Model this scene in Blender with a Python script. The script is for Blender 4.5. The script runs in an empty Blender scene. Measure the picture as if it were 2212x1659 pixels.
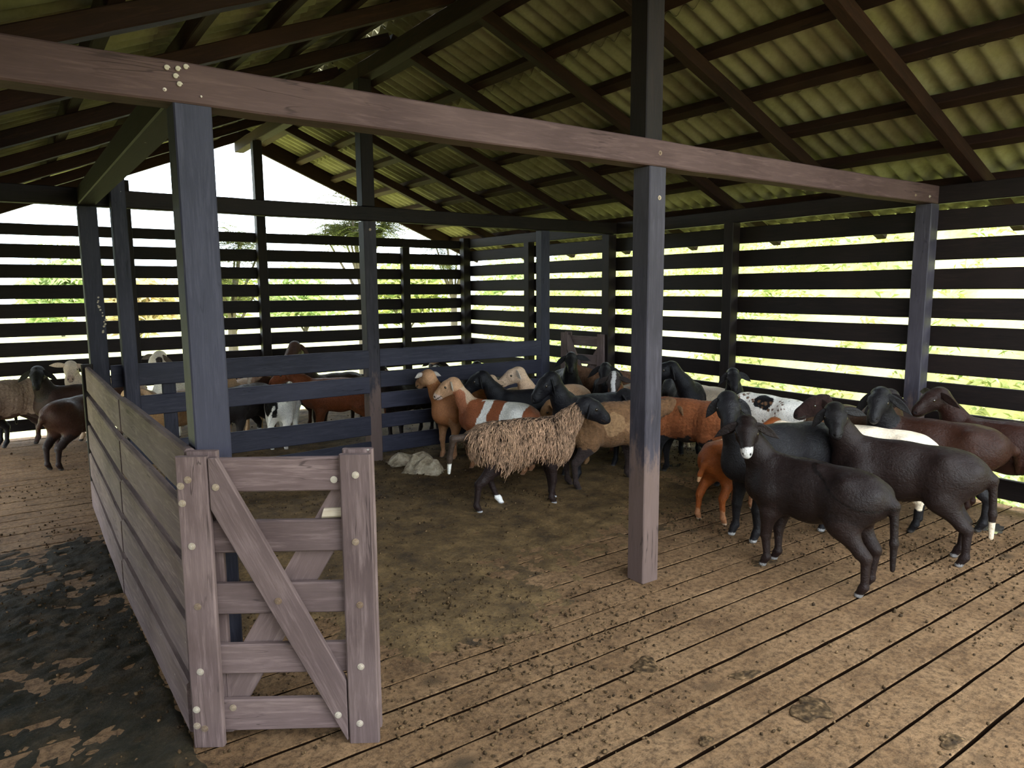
import bpy, bmesh, math, random
import numpy as np
from mathutils import Vector, Matrix

C = bpy.context.scene
COL = C.collection
random.seed(5)
FLOOR_Z = 0.0

# ---------------------------------------------------------------- camera (calibrated on the 2212 x 1659 photograph)
F_PX, PITCH, YAW, ROLL, EYE = 1545.0, math.radians(7.55), math.radians(54.66), math.radians(-.366), 1.6
fh = np.array([math.cos(YAW), math.sin(YAW), 0]); rt = np.array([math.sin(YAW), -math.cos(YAW), 0]); uz = np.array([0, 0, 1.0])
fwd = fh * math.cos(PITCH) - uz * math.sin(PITCH); upv = uz * math.cos(PITCH) + fh * math.sin(PITCH)
cr, sr = math.cos(ROLL), math.sin(ROLL)
cx_, cy_ = rt * cr + upv * sr, upv * cr - rt * sr
cam = bpy.data.cameras.new('camera'); cam_o = bpy.data.objects.new('camera', cam); COL.objects.link(cam_o)
cam.sensor_fit = 'HORIZONTAL'; cam.sensor_width = 36.0; cam.lens = F_PX / 2212 * 36.0; cam.clip_start = .05; cam.clip_end = 400
mw = Matrix.Identity(4)
for i in range(3):
    mw[i][0], mw[i][1], mw[i][2] = cx_[i], cy_[i], -fwd[i]
mw.translation = (0, 0, EYE)
cam_o.matrix_world = mw
C.camera = cam_o

# ---------------------------------------------------------------- light and exposure
C.view_settings.view_transform = 'Standard'; C.view_settings.look = 'None'
C.view_settings.exposure = 0.75; C.view_settings.gamma = 1.0; C.view_settings.use_curve_mapping = False
wd = bpy.data.worlds.new('overcast'); C.world = wd; wd.use_nodes = True
wn = wd.node_tree; bg = wn.nodes['Background']
tcw = wn.nodes.new('ShaderNodeTexCoord'); nz = wn.nodes.new('ShaderNodeTexNoise'); nz.inputs['Scale'].default_value = 2.2; nz.inputs['Detail'].default_value = 6
wn.links.new(tcw.outputs['Generated'], nz.inputs['Vector'])
rp = wn.nodes.new('ShaderNodeValToRGB'); rp.color_ramp.elements[0].position = .40; rp.color_ramp.elements[0].color = (.70, .86, 1.0, 1)
rp.color_ramp.elements[1].position = .62; rp.color_ramp.elements[1].color = (.96, .98, 1.0, 1)
wn.links.new(nz.outputs[0], rp.inputs[0]); wn.links.new(rp.outputs[0], bg.inputs['Color']); bg.inputs['Strength'].default_value = 4.4
sun = bpy.data.lights.new('sun', 'SUN'); sun.energy = 9.0; sun.angle = math.radians(25); sun.color = (1.0, .96, .86)
sun_o = bpy.data.objects.new('sun', sun); COL.objects.link(sun_o)
sun_o.rotation_euler = Vector((-.25, -.15, -1.0)).to_track_quat('-Z', 'Y').to_euler()

# ---------------------------------------------------------------- helpers
def tag(o, label=None, cat=None, group=None, kind=None):
    if label: o['label'] = label
    if cat: o['category'] = cat
    if group: o['group'] = group
    if kind: o['kind'] = kind
    return o
def empty(name, loc=(0, 0, 0), label=None, cat=None, group=None, kind=None):
    o = bpy.data.objects.new(name, None); COL.objects.link(o); o.location = loc; o.empty_display_size = .1
    return tag(o, label, cat, group, kind)
def link(name, me, parent=None, mat=None, world=None):
    o = bpy.data.objects.new(name, me); COL.objects.link(o)
    if mat: me.materials.append(M[mat])
    w = world if world is not None else Matrix.Identity(4)
    if parent is not None:
        o.parent = parent
        pw = Matrix.Translation(parent.location) @ parent.rotation_euler.to_matrix().to_4x4()
        o.matrix_local = pw.inverted() @ w
    else: o.matrix_world = w
    return o
def box_mesh(name, L, W, H, bev=.006, wob=0.0, seg=None, cut0=0.0, cut1=0.0):
    """a sawn timber: length along x (0..L), width y, height z, arrises eased, slightly uneven; cut0/cut1 shear the ends along z"""
    bm = bmesh.new()
    n = seg or max(1, int(L / .25))
    rings = []
    rnd = random.Random(int(L * 1e4 + W * 1e5 + H * 1e3))
    b = min(bev, W * .3, H * .3)
    prof = [(-W/2+b, -H/2), (W/2-b, -H/2), (W/2, -H/2+b), (W/2, H/2-b), (W/2-b, H/2), (-W/2+b, H/2), (-W/2, H/2-b), (-W/2, -H/2+b)]
    for i in range(n + 1):
        t = i / n
        dy, dz = (rnd.uniform(-wob, wob), rnd.uniform(-wob, wob)) if 0 < i < n else (0, 0)
        ring = []
        for y, z in prof:
            x = L * t
            if i == 0: x += cut0 * z / H
            if i == n: x += cut1 * z / H
            ring.append(bm.verts.new((x, y + dy, z + dz)))
        rings.append(ring)
    for a, c in zip(rings, rings[1:]):
        for j in range(8): bm.faces.new((a[j], a[(j+1) % 8], c[(j+1) % 8], c[j]))
    bm.faces.new(rings[0][::-1]); bm.faces.new(rings[-1])
    me = bpy.data.meshes.new(name); bm.to_mesh(me); bm.free()
    return me
def timber(name, p0, p1, W, H, mat, parent=None, up=(0, 0, 1), bev=.006, wob=0.0, cut0=0.0, cut1=0.0):
    """a timber from p0 to p1 (centre line); H is measured along up, W across"""
    p0, p1 = Vector(p0), Vector(p1)
    x = (p1 - p0); L = x.length; x.normalize()
    z = Vector(up); z = (z - x * z.dot(x)).normalized(); y = z.cross(x)
    m = Matrix.Identity(4)
    for i in range(3): m[i][0], m[i][1], m[i][2] = x[i], y[i], z[i]
    m.translation = p0
    return link(name, box_mesh(name, L, W, H, bev, wob, None, cut0, cut1), parent, mat, m)
def post(label, x0, x1, y0, y1, z0, z1, mat='timber', name='post', cat='post'):
    o = timber(name, ((x0+x1)/2, (y0+y1)/2, z0), ((x0+x1)/2, (y0+y1)/2, z1), y1 - y0, x1 - x0, mat, up=(1, 0, 0), bev=.005)
    return tag(o, label, cat)
def bolt(name, p, n, r=.012, parent=None, mat='bolt', t=.006):
    """washer, hexagon nut and stud end"""
    bm = bmesh.new(); n = Vector(n).normalized()
    for rad, z0, z1, sg in ((r, 0, t*.35, 18), (r*.62, t*.35, t*1.1, 6), (r*.32, t*1.1, t*1.6, 10)):
        q = bmesh.ops.create_cone(bm, cap_ends=True, segments=sg, radius1=rad, radius2=rad*.96, depth=z1 - z0)
        bmesh.ops.translate(bm, verts=q['verts'], vec=(0, 0, (z0 + z1) / 2))
    me = bpy.data.meshes.new(name); bm.to_mesh(me); bm.free()
    return link(name, me, parent, mat, Matrix.Translation(Vector(p)) @ n.to_track_quat('Z', 'Y').to_matrix().to_4x4())
def vnoise(x, y, seed=0):
    """smooth value noise on a lattice, 0..1"""
    rs = np.random.RandomState(seed); T = rs.rand(256, 256)
    xi, yi = np.floor(x).astype(int), np.floor(y).astype(int); fx, fy = x - xi, y - yi
    fx = fx*fx*(3-2*fx); fy = fy*fy*(3-2*fy)
    g = lambda a, b: T[a & 255, b & 255]
    return (g(xi, yi)*(1-fx)+g(xi+1, yi)*fx)*(1-fy) + (g(xi, yi+1)*(1-fx)+g(xi+1, yi+1)*fx)*fy
def fbm(x, y, seed=0, oct=5, rough=.55):
    s = np.zeros_like(x, float); a, t = 1.0, 0.0
    for o in range(oct): s += a * vnoise(x * 2**o + 17*o, y * 2**o - 9*o, seed + o); t += a; a *= rough
    return s / t
# ---------------------------------------------------------------- materials
M = {}
def new_mat(name):
    m = bpy.data.materials.new(name); m.use_nodes = True
    nt = m.node_tree; b = nt.nodes['Principled BSDF']
    M[name] = m
    return m, nt, b
def nd(nt, t, **kw):
    n = nt.nodes.new(t)
    for k, v in kw.items():
        if k in n.inputs: n.inputs[k].default_value = v
        else: setattr(n, k, v)
    return n
def lk(nt, a, b): nt.links.new(a, b)
def ramp(nt, fac, stops):
    r = nt.nodes.new('ShaderNodeValToRGB'); e = r.color_ramp.elements
    while len(e) > 1: e.remove(e[-1])
    e[0].position = stops[0][0]; e[0].color = (*stops[0][1], 1)
    for p, c in stops[1:]:
        q = e.new(p); q.color = (*c, 1)
    lk(nt, fac, r.inputs[0]); return r.outputs[0]
def mixc(nt, fac, a, b, mode='MIX'):
    n = nt.nodes.new('ShaderNodeMix'); n.data_type = 'RGBA'; n.blend_type = mode
    if isinstance(fac, (int, float)): n.inputs[0].default_value = fac
    else: lk(nt, fac, n.inputs[0])
    for sock, v in ((n.inputs[6], a), (n.inputs[7], b)):
        if isinstance(v, tuple): sock.default_value = (*v, 1)
        else: lk(nt, v, sock)
    return n.outputs[2]
def mth(nt, op, a, b=None, c=None):
    n = nt.nodes.new('ShaderNodeMath'); n.operation = op
    for i, v in enumerate((a, b, c)):
        if v is None: continue
        if isinstance(v, (int, float)): n.inputs[i].default_value = v
        else: lk(nt, v, n.inputs[i])
    return n.outputs[0]
def mapr(nt, v, a, b, c=0.0, d=1.0):
    n = nt.nodes.new('ShaderNodeMapRange'); lk(nt, v, n.inputs[0])
    for i, x in enumerate((a, b, c, d)): n.inputs[i+1].default_value = x
    return n.outputs[0]
def mapping(nt, src, scale, loc=(0, 0, 0)):
    n = nt.nodes.new('ShaderNodeMapping'); lk(nt, src, n.inputs[0]); n.inputs['Scale'].default_value = scale; n.inputs['Location'].default_value = loc
    return n.outputs[0]

def wood(name, dark, light, worn=None, worn_z=None, spots=.0, rough=.75, specks=.5):
    m, nt, b = new_mat(name)
    tc = nd(nt, 'ShaderNodeTexCoord'); oi = nd(nt, 'ShaderNodeObjectInfo'); geo = nd(nt, 'ShaderNodeNewGeometry')
    off = nd(nt, 'ShaderNodeVectorMath', operation='MULTIPLY_ADD'); lk(nt, tc.outputs['Object'], off.inputs[0]); off.inputs[1].default_value = (1, 1, 1)
    cx = nd(nt, 'ShaderNodeCombineXYZ'); 
    for i, k in enumerate((13.7, 7.3, 5.1)): lk(nt, mth(nt, 'MULTIPLY', oi.outputs['Random'], k), cx.inputs[i])
    lk(nt, cx.outputs[0], off.inputs[2])
    g1 = nd(nt, 'ShaderNodeTexNoise', Scale=1.0, Detail=6.0, Roughness=.6, Distortion=.8); lk(nt, mapping(nt, off.outputs[0], (3.5, 38, 38)), g1.inputs['Vector'])
    g2 = nd(nt, 'ShaderNodeTexNoise', Scale=1.0, Detail=8.0, Roughness=.7); lk(nt, mapping(nt, off.outputs[0], (12, 160, 160)), g2.inputs['Vector'])
    big = nd(nt, 'ShaderNodeTexNoise', Scale=2.2, Detail=4.0); lk(nt, off.outputs[0], big.inputs['Vector'])
    v = mth(nt, 'ADD', mth(nt, 'MULTIPLY', g1.outputs[0], .6), mth(nt, 'MULTIPLY', g2.outputs[0], .4))
    c = ramp(nt, v, [(.33, tuple(x*.75 for x in dark)), (.5, dark), (.68, light)])
    c = mixc(nt, mapr(nt, big.outputs[0], .35, .7), c, mixc(nt, .55, c, light))
    hue = nd(nt, 'ShaderNodeHueSaturation'); lk(nt, c, hue.inputs['Color']); lk(nt, mapr(nt, oi.outputs['Random'], 0, 1, .8, 1.2), hue.inputs['Value']); c = hue.outputs[0]
    if worn:
        sep = nd(nt, 'ShaderNodeSeparateXYZ'); lk(nt, geo.outputs['Position'], sep.inputs[0])
        wn = nd(nt, 'ShaderNodeTexNoise', Scale=1.0, Detail=8.0, Roughness=.7); lk(nt, mapping(nt, geo.outputs['Position'], (16, 16, 4.5)), wn.inputs['Vector'])
        z = mth(nt, 'ADD', sep.outputs[2], mth(nt, 'MULTIPLY', mth(nt, 'SUBTRACT', wn.outputs[0], .5), 1.3))
        c = mixc(nt, mapr(nt, z, worn_z, worn_z - .22, 0, .8), c, mixc(nt, v, tuple(x*.55 for x in worn), worn))
    # drying cracks along the grain
    ck = nd(nt, 'ShaderNodeTexNoise', Scale=1.0, Detail=3.0, Roughness=.5, Distortion=.4); lk(nt, mapping(nt, off.outputs[0], (1.3, 17, 17), (3, 1, 2)), ck.inputs['Vector'])
    cm = nd(nt, 'ShaderNodeTexNoise', Scale=3.0, Detail=2.0); lk(nt, mapping(nt, off.outputs[0], (1, 1, 1), (9, 4, 7)), cm.inputs['Vector'])
    crack = mth(nt, 'MULTIPLY', mapr(nt, mth(nt, 'ABSOLUTE', mth(nt, 'SUBTRACT', ck.outputs[0], .5)), .003, .010, 1, 0), mapr(nt, cm.outputs[0], .52, .62, 0, .55))
    c = mixc(nt, crack, c, tuple(x * .18 for x in dark))
    # scuffs and bird droppings, a few millimetres across
    vo = nd(nt, 'ShaderNodeTexVoronoi', Scale=9.0); lk(nt, geo.outputs['Position'], vo.inputs['Vector'])
    sp = nd(nt, 'ShaderNodeTexNoise', Scale=60.0, Detail=3.0); lk(nt, geo.outputs['Position'], sp.inputs['Vector'])
    sepc = nd(nt, 'ShaderNodeSeparateColor'); lk(nt, vo.outputs['Color'], sepc.inputs[0])
    r = mth(nt, 'ADD', vo.outputs['Distance'], mth(nt, 'MULTIPLY', sp.outputs[0], .10))
    dot = mth(nt, 'MULTIPLY', mth(nt, 'LESS_THAN', r, .085), mth(nt, 'GREATER_THAN', sepc.outputs[0], 1 - specks * .5))
    c = mixc(nt, mth(nt, 'MULTIPLY', dot, .65), c, (.42, .40, .36))
    lk(nt, c, b.inputs['Base Color']); b.inputs['Roughness'].default_value = rough; b.inputs['Specular IOR Level'].default_value = .18
    bp = nd(nt, 'ShaderNodeBump', Strength=.55, Distance=.004); lk(nt, mth(nt, 'SUBTRACT', v, mth(nt, 'MULTIPLY', crack, .6)), bp.inputs['Height']); lk(nt, bp.outputs[0], b.inputs['Normal'])
    return m

wood('timber', (.0065, .0042, .0040), (.0165, .0100, .0088), rough=.62, specks=.12)
wood('roof_timber', (.012, .0045, .0028), (.029, .0115, .0065), rough=.8, specks=.03)
wood('beam_timber', (.056, .032, .030), (.102, .063, .058), rough=.72, specks=.25)
wood('post_timber', (.026, .023, .031), (.055, .049, .063), worn=(.165, .110, .092), worn_z=.80, rough=.6, specks=.12)
wood('pen_timber', (.021, .021, .034), (.042, .041, .060), rough=.6, specks=.22)  # base tinted blue for the sky's reflection on the wood
wood('gate_timber', (.094, .064, .061), (.198, .144, .136), rough=.8, specks=.5)
wood('pale_wood', (.42, .34, .25), (.62, .54, .43), rough=.85, specks=.0)

def coat_mat(name, bump, dist, scale, rough, sheen, spec):
    m, nt, b = new_mat(name)
    at = nd(nt, 'ShaderNodeAttribute', attribute_name='coat'); tc = nd(nt, 'ShaderNodeTexCoord')
    n1 = nd(nt, 'ShaderNodeTexNoise', Scale=scale, Detail=4.0, Roughness=.65); lk(nt, mapping(nt, tc.outputs['Object'], (.45, 1, .55)), n1.inputs['Vector'])
    n2 = nd(nt, 'ShaderNodeTexNoise', Scale=9.0, Detail=5.0, Roughness=.65); lk(nt, tc.outputs['Object'], n2.inputs['Vector'])
    f = mth(nt, 'ADD', mapr(nt, n1.outputs[0], .3, .7, .72, 1.28), mapr(nt, n2.outputs[0], .3, .7, -.16, .16))
    mul = nd(nt, 'ShaderNodeVectorMath', operation='SCALE'); lk(nt, at.outputs['Color'], mul.inputs[0]); lk(nt, f, mul.inputs['Scale'])
    lk(nt, mul.outputs[0], b.inputs['Base Color'])
    b.inputs['Roughness'].default_value = rough; b.inputs['Specular IOR Level'].default_value = spec
    b.inputs['Sheen Weight'].default_value = sheen; b.inputs['Sheen Roughness'].default_value = .5
    n3 = nd(nt, 'ShaderNodeTexNoise', Scale=26.0, Detail=3.0, Roughness=.6, Distortion=.6); lk(nt, mapping(nt, tc.outputs['Object'], (.6, 1, 1)), n3.inputs['Vector'])
    lk(nt, mapr(nt, n3.outputs[0], .35, .65, rough - .14, rough + .12), b.inputs['Roughness'])
    bp = nd(nt, 'ShaderNodeBump', Strength=bump, Distance=dist); lk(nt, mth(nt, 'ADD', n1.outputs[0], mth(nt, 'MULTIPLY', n3.outputs[0], 1.1)), bp.inputs['Height']); lk(nt, bp.outputs[0], b.inputs['Normal'])
coat_mat('coat', .75, .006, 170, .44, .0, .17)
coat_mat('wool', .8, .010, 85, .85, .03, .15)
m, nt, b = new_mat('eye'); b.inputs['Base Color'].default_value = (.02, .012, .004, 1); b.inputs['Roughness'].default_value = .06; b.inputs['Specular IOR Level'].default_value = .8
m, nt, b = new_mat('bolt')
tc = nd(nt, 'ShaderNodeTexCoord'); oi = nd(nt, 'ShaderNodeObjectInfo'); n1 = nd(nt, 'ShaderNodeTexNoise', Scale=90.0, Detail=4.0); lk(nt, tc.outputs['Object'], n1.inputs['Vector'])
c = ramp(nt, mth(nt, 'ADD', mth(nt, 'MULTIPLY', n1.outputs[0], .5), mth(nt, 'MULTIPLY', oi.outputs['Random'], .5)), [(.3, (.48, .43, .36)), (.52, (.34, .27, .20)), (.75, (.18, .12, .08))])
lk(nt, c, b.inputs['Base Color']); b.inputs['Metallic'].default_value = .35; b.inputs['Roughness'].default_value = .5

# floor boards: grey-brown wood under trodden dust and dung
m, nt, b = new_mat('planks')
geo = nd(nt, 'ShaderNodeNewGeometry'); P = geo.outputs['Position']
g1 = nd(nt, 'ShaderNodeTexNoise', Scale=1.0, Detail=7.0, Roughness=.65); lk(nt, mapping(nt, P, (2.2, 30, 30)), g1.inputs['Vector'])
d1 = nd(nt, 'ShaderNodeTexNoise', Scale=3.2, Detail=9.0, Roughness=.72); lk(nt, P, d1.inputs['Vector'])
d2 = nd(nt, 'ShaderNodeTexNoise', Scale=34.0, Detail=8.0, Roughness=.8); lk(nt, P, d2.inputs['Vector'])
d3 = nd(nt, 'ShaderNodeTexNoise', Scale=170.0, Detail=3.0, Roughness=.6); lk(nt, P, d3.inputs['Vector'])
c = ramp(nt, d1.outputs[0], [(.30, (.115, .057, .023)), (.46, (.295, .165, .075)), (.66, (.44, .262, .130))])
c = mixc(nt, mapr(nt, g1.outputs[0], .40, .62, 0, .35), c, (.26, .160, .085))
c = mixc(nt, mapr(nt, d2.outputs[0], .44, .60, 0, .80), c, (.070, .037, .015))
c = mixc(nt, mapr(nt, d3.outputs[0], .56, .70, 0, .6), c, (.36, .235, .135))
vo = nd(nt, 'ShaderNodeTexVoronoi', Scale=2.3); lk(nt, mapping(nt, P, (1, 1.4, 1)), vo.inputs['Vector'])
blot = mth(nt, 'ADD', vo.outputs['Distance'], mth(nt, 'MULTIPLY', mth(nt, 'SUBTRACT', d2.outputs[0], .5), .5))
c = mixc(nt, mapr(nt, blot, .16, .05, 0, .75), c, (.035, .026, .014))
lk(nt, c, b.inputs['Base Color']); b.inputs['Roughness'].default_value = .82; b.inputs['Specular IOR Level'].default_value = .25
h = mth(nt, 'ADD', mth(nt, 'MULTIPLY', d2.outputs[0], 1.1), mth(nt, 'MULTIPLY', d3.outputs[0], .35))
bp = nd(nt, 'ShaderNodeBump', Strength=1.0, Distance=.020); lk(nt, h, bp.inputs['Height']); lk(nt, bp.outputs[0], b.inputs['Normal'])

m, nt, b = new_mat('manure')
geo = nd(nt, 'ShaderNodeNewGeometry'); P = geo.outputs['Position']
d1 = nd(nt, 'ShaderNodeTexNoise', Scale=4.5, Detail=9.0, Roughness=.75); lk(nt, P, d1.inputs['Vector'])
d2 = nd(nt, 'ShaderNodeTexNoise', Scale=60.0, Detail=6.0, Roughness=.75); lk(nt, P, d2.inputs['Vector'])
c = ramp(nt, d1.outputs[0], [(.34, (.045, .026, .012)), (.50, (.165, .100, .038)), (.66, (.31, .195, .080))])
c = mixc(nt, mapr(nt, d2.outputs[0], .50, .66, 0, .75), c, (.042, .027, .014))
d4 = nd(nt, 'ShaderNodeTexNoise', Scale=150.0, Detail=3.0); lk(nt, P, d4.inputs['Vector'])
c = mixc(nt, mapr(nt, d4.outputs[0], .60, .72, 0, .6), c, (.27, .20, .11))
lk(nt, c, b.inputs['Base Color']); b.inputs['Roughness'].default_value = .72; b.inputs['Specular IOR Level'].default_value = .3
bp = nd(nt, 'ShaderNodeBump', Strength=1.0, Distance=.02); lk(nt, d2.outputs[0], bp.inputs['Height']); lk(nt, bp.outputs[0], b.inputs['Normal'])

m, nt, b = new_mat('dung')
geo = nd(nt, 'ShaderNodeNewGeometry'); d2 = nd(nt, 'ShaderNodeTexNoise', Scale=45.0, Detail=4.0); lk(nt, geo.outputs['Position'], d2.inputs['Vector'])
c = ramp(nt, d2.outputs[0], [(.35, (.020, .012, .006)), (.52, (.060, .036, .016)), (.70, (.17, .105, .052))])
lk(nt, c, b.inputs['Base Color']); b.inputs['Roughness'].default_value = .85; b.inputs['Specular IOR Level'].default_value = .15
m, nt, b = new_mat('caked_dirt'); b.inputs['Base Color'].default_value = (.009, .005, .003, 1); b.inputs['Roughness'].default_value = 1.0; b.inputs['Specular IOR Level'].default_value = 0

m, nt, b = new_mat('roof_sheet')
geo = nd(nt, 'ShaderNodeNewGeometry'); P = geo.outputs['Position']
d1 = nd(nt, 'ShaderNodeTexNoise', Scale=3.0, Detail=8.0, Roughness=.7); lk(nt, P, d1.inputs['Vector'])
d2 = nd(nt, 'ShaderNodeTexNoise', Scale=40.0, Detail=5.0, Roughness=.7); lk(nt, P, d2.inputs['Vector'])
c = ramp(nt, d1.outputs[0], [(.3, (.11, .095, .045)), (.5, (.19, .172, .095)), (.7, (.25, .23, .145))])
c = mixc(nt, mapr(nt, d2.outputs[0], .45, .75, 0, .35), c, (.11, .10, .055))
lk(nt, c, b.inputs['Base Color']); b.inputs['Roughness'].default_value = .9

m, nt, b = new_mat('grass')
geo = nd(nt, 'ShaderNodeNewGeometry'); P = geo.outputs['Position']
d1 = nd(nt, 'ShaderNodeTexNoise', Scale=.9, Detail=8.0, Roughness=.7); lk(nt, P, d1.inputs['Vector'])
d2 = nd(nt, 'ShaderNodeTexNoise', Scale=14.0, Detail=6.0, Roughness=.75); lk(nt, P, d2.inputs['Vector'])
c = ramp(nt, d1.outputs[0], [(.3, (.20, .25, .06)), (.5, (.36, .38, .11)), (.7, (.48, .47, .18))])
c = mixc(nt, mapr(nt, d2.outputs[0], .42, .7, 0, .5), c, (.42, .43, .17))
lk(nt, c, b.inputs['Base Color']); b.inputs['Roughness'].default_value = .9

def leaf_mat(name, c0, c1, tr=.35):
    m, nt, b = new_mat(name)
    geo = nd(nt, 'ShaderNodeNewGeometry'); d1 = nd(nt, 'ShaderNodeTexNoise', Scale=6.0, Detail=4.0); lk(nt, geo.outputs['Position'], d1.inputs['Vector'])
    c = mixc(nt, mapr(nt, geo.outputs['Random Per Island'], 0, 1), c0, c1)
    lk(nt, c, b.inputs['Base Color']); b.inputs['Roughness'].default_value = .6
    t = nd(nt, 'ShaderNodeBsdfTranslucent'); lk(nt, c, t.inputs['Color'])
    mx = nd(nt, 'ShaderNodeMixShader'); mx.inputs[0].default_value = tr
    lk(nt, b.outputs[0], mx.inputs[1]); lk(nt, t.outputs[0], mx.inputs[2]); lk(nt, mx.outputs[0], nt.nodes['Material Output'].inputs['Surface'])
leaf_mat('leaf', (.12, .18, .04), (.50, .50, .17))
leaf_mat('feather_leaf', (.055, .085, .035), (.20, .21, .055), .2)
leaf_mat('dry_leaf', (.50, .36, .22), (.58, .56, .28))
leaf_mat('bush_leaf', (.28, .40, .16), (.55, .60, .28))
m, nt, b = new_mat('bark'); b.inputs['Base Color'].default_value = (.10, .08, .06, 1); b.inputs['Roughness'].default_value = .9

m, nt, b = new_mat('sack')
tc = nd(nt, 'ShaderNodeTexCoord'); n1 = nd(nt, 'ShaderNodeTexNoise', Scale=16.0, Detail=7.0, Roughness=.7); lk(nt, tc.outputs['Object'], n1.inputs['Vector'])
wv = nd(nt, 'ShaderNodeTexNoise', Scale=260.0); lk(nt, tc.outputs['Object'], wv.inputs['Vector'])
c = ramp(nt, n1.outputs[0], [(.34, (.10, .07, .045)), (.48, (.34, .27, .18)), (.66, (.54, .46, .34))])
lk(nt, c, b.inputs['Base Color']); b.inputs['Roughness'].default_value = .5
bp = nd(nt, 'ShaderNodeBump', Strength=.4, Distance=.004); lk(nt, wv.outputs[0], bp.inputs['Height']); lk(nt, bp.outputs[0], b.inputs['Normal'])
m, nt, b = new_mat('puddle'); b.inputs['Base Color'].default_value = (.05, .045, .04, 1); b.inputs['Roughness'].default_value = .06; b.inputs['Specular IOR Level'].default_value = .6
m, nt, b = new_mat('snail'); b.inputs['Base Color'].default_value = (.40, .35, .28, 1); b.inputs['Roughness'].default_value = .7

m, nt, b = new_mat('unseen_yard')
geo = nd(nt, 'ShaderNodeNewGeometry'); d1 = nd(nt, 'ShaderNodeTexNoise', Scale=2.0, Detail=8.0); lk(nt, geo.outputs['Position'], d1.inputs['Vector'])
c = ramp(nt, d1.outputs[0], [(.3, (.05, .036, .022)), (.7, (.11, .08, .05))]); lk(nt, c, b.inputs['Base Color']); b.inputs['Roughness'].default_value = .95

m, nt, b = new_mat('aisle_shade_dung')  # dung colour darkened to carry the shade of the aisle
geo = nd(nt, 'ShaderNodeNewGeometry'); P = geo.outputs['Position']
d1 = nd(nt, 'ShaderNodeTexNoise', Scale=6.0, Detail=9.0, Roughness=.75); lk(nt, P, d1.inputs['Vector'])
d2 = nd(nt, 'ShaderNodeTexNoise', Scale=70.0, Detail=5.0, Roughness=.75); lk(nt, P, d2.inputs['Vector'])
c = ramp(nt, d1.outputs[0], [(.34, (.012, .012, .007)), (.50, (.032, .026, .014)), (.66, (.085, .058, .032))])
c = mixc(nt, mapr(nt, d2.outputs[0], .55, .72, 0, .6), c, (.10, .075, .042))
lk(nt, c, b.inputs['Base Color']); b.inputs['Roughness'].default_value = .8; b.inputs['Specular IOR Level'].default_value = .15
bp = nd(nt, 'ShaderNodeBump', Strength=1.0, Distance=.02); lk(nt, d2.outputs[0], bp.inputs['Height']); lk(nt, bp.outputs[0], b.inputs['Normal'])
# ---------------------------------------------------------------- animals
def smin(a, b, k):
    h = np.clip(0.5 + 0.5 * (b - a) / k, 0, 1)
    return b * (1 - h) + a * h - k * h * (1 - h)

def rcone(P, a, b, r1, r2, sc=None):
    """distance to a tapered capsule; sc = (unit axis, factor) squeezes space along the axis"""
    a = np.asarray(a, float); b = np.asarray(b, float)
    ab = b - a
    q = P - a
    L = max(float(ab @ ab), 1e-9)
    h = np.clip(q @ ab / L, 0, 1)
    v = q - h[..., None] * ab
    if sc is not None:
        ax, f = sc
        c = v @ ax
        v = v + (c * (1.0 / f - 1.0))[..., None] * ax
        return (np.sqrt((v * v).sum(-1)) - (r1 + (r2 - r1) * h)) * (0.5 + 0.5 * f)
    return np.sqrt((v * v).sum(-1)) - (r1 + (r2 - r1) * h)

def surface_nets(V, org, h):
    nx, ny, nz = V.shape
    S = V < 0
    C = [(0,0,0),(1,0,0),(0,1,0),(1,1,0),(0,0,1),(1,0,1),(0,1,1),(1,1,1)]
    cnt = np.zeros((nx-1, ny-1, nz-1), np.int8)
    for c in C:
        cnt += S[c[0]:nx-1+c[0], c[1]:ny-1+c[1], c[2]:nz-1+c[2]]
    idx = np.argwhere((cnt > 0) & (cnt < 8))
    vals = np.stack([V[idx[:,0]+c[0], idx[:,1]+c[1], idx[:,2]+c[2]] for c in C], 1)
    pos = np.zeros((len(idx), 3)); n = np.zeros(len(idx))
    for a in range(8):
        for b in range(a+1, 8):
            if sum(abs(C[a][i]-C[b][i]) for i in range(3)) != 1: continue
            va, vb = vals[:, a], vals[:, b]
            m = (va < 0) != (vb < 0)
            t = np.where(m, va / np.where(m, va - vb, 1), 0)
            p = np.array(C[a], float) + t[:, None] * (np.array(C[b], float) - np.array(C[a], float))
            pos += p * m[:, None]; n += m
    pos = (idx + pos / n[:, None]) * h + org
    im = -np.ones(cnt.shape, np.int64); im[idx[:,0], idx[:,1], idx[:,2]] = np.arange(len(idx))
    quads = []
    for ax in range(3):
        u, v = (ax+1) % 3, (ax+2) % 3
        sl0 = [slice(1, -1)]*3; sl1 = [slice(1, -1)]*3
        sl0[ax] = slice(0, -1); sl1[ax] = slice(1, None)
        A, B = S[tuple(sl0)], S[tuple(sl1)]
        e = np.argwhere(A != B)
        if not len(e): continue
        out = A[e[:,0], e[:,1], e[:,2]]
        base = e.copy(); base[:, u] += 1; base[:, v] += 1
        def cell(du, dv):
            q = base.copy(); q[:, u] -= du; q[:, v] -= dv
            return im[q[:,0], q[:,1], q[:,2]]
        q = np.stack([cell(1,1), cell(0,1), cell(0,0), cell(1,0)], 1)
        q[~out] = q[~out][:, ::-1]
        quads.append(q)
    q = np.concatenate(quads)
    return pos, q[(q >= 0).all(1)]

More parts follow.
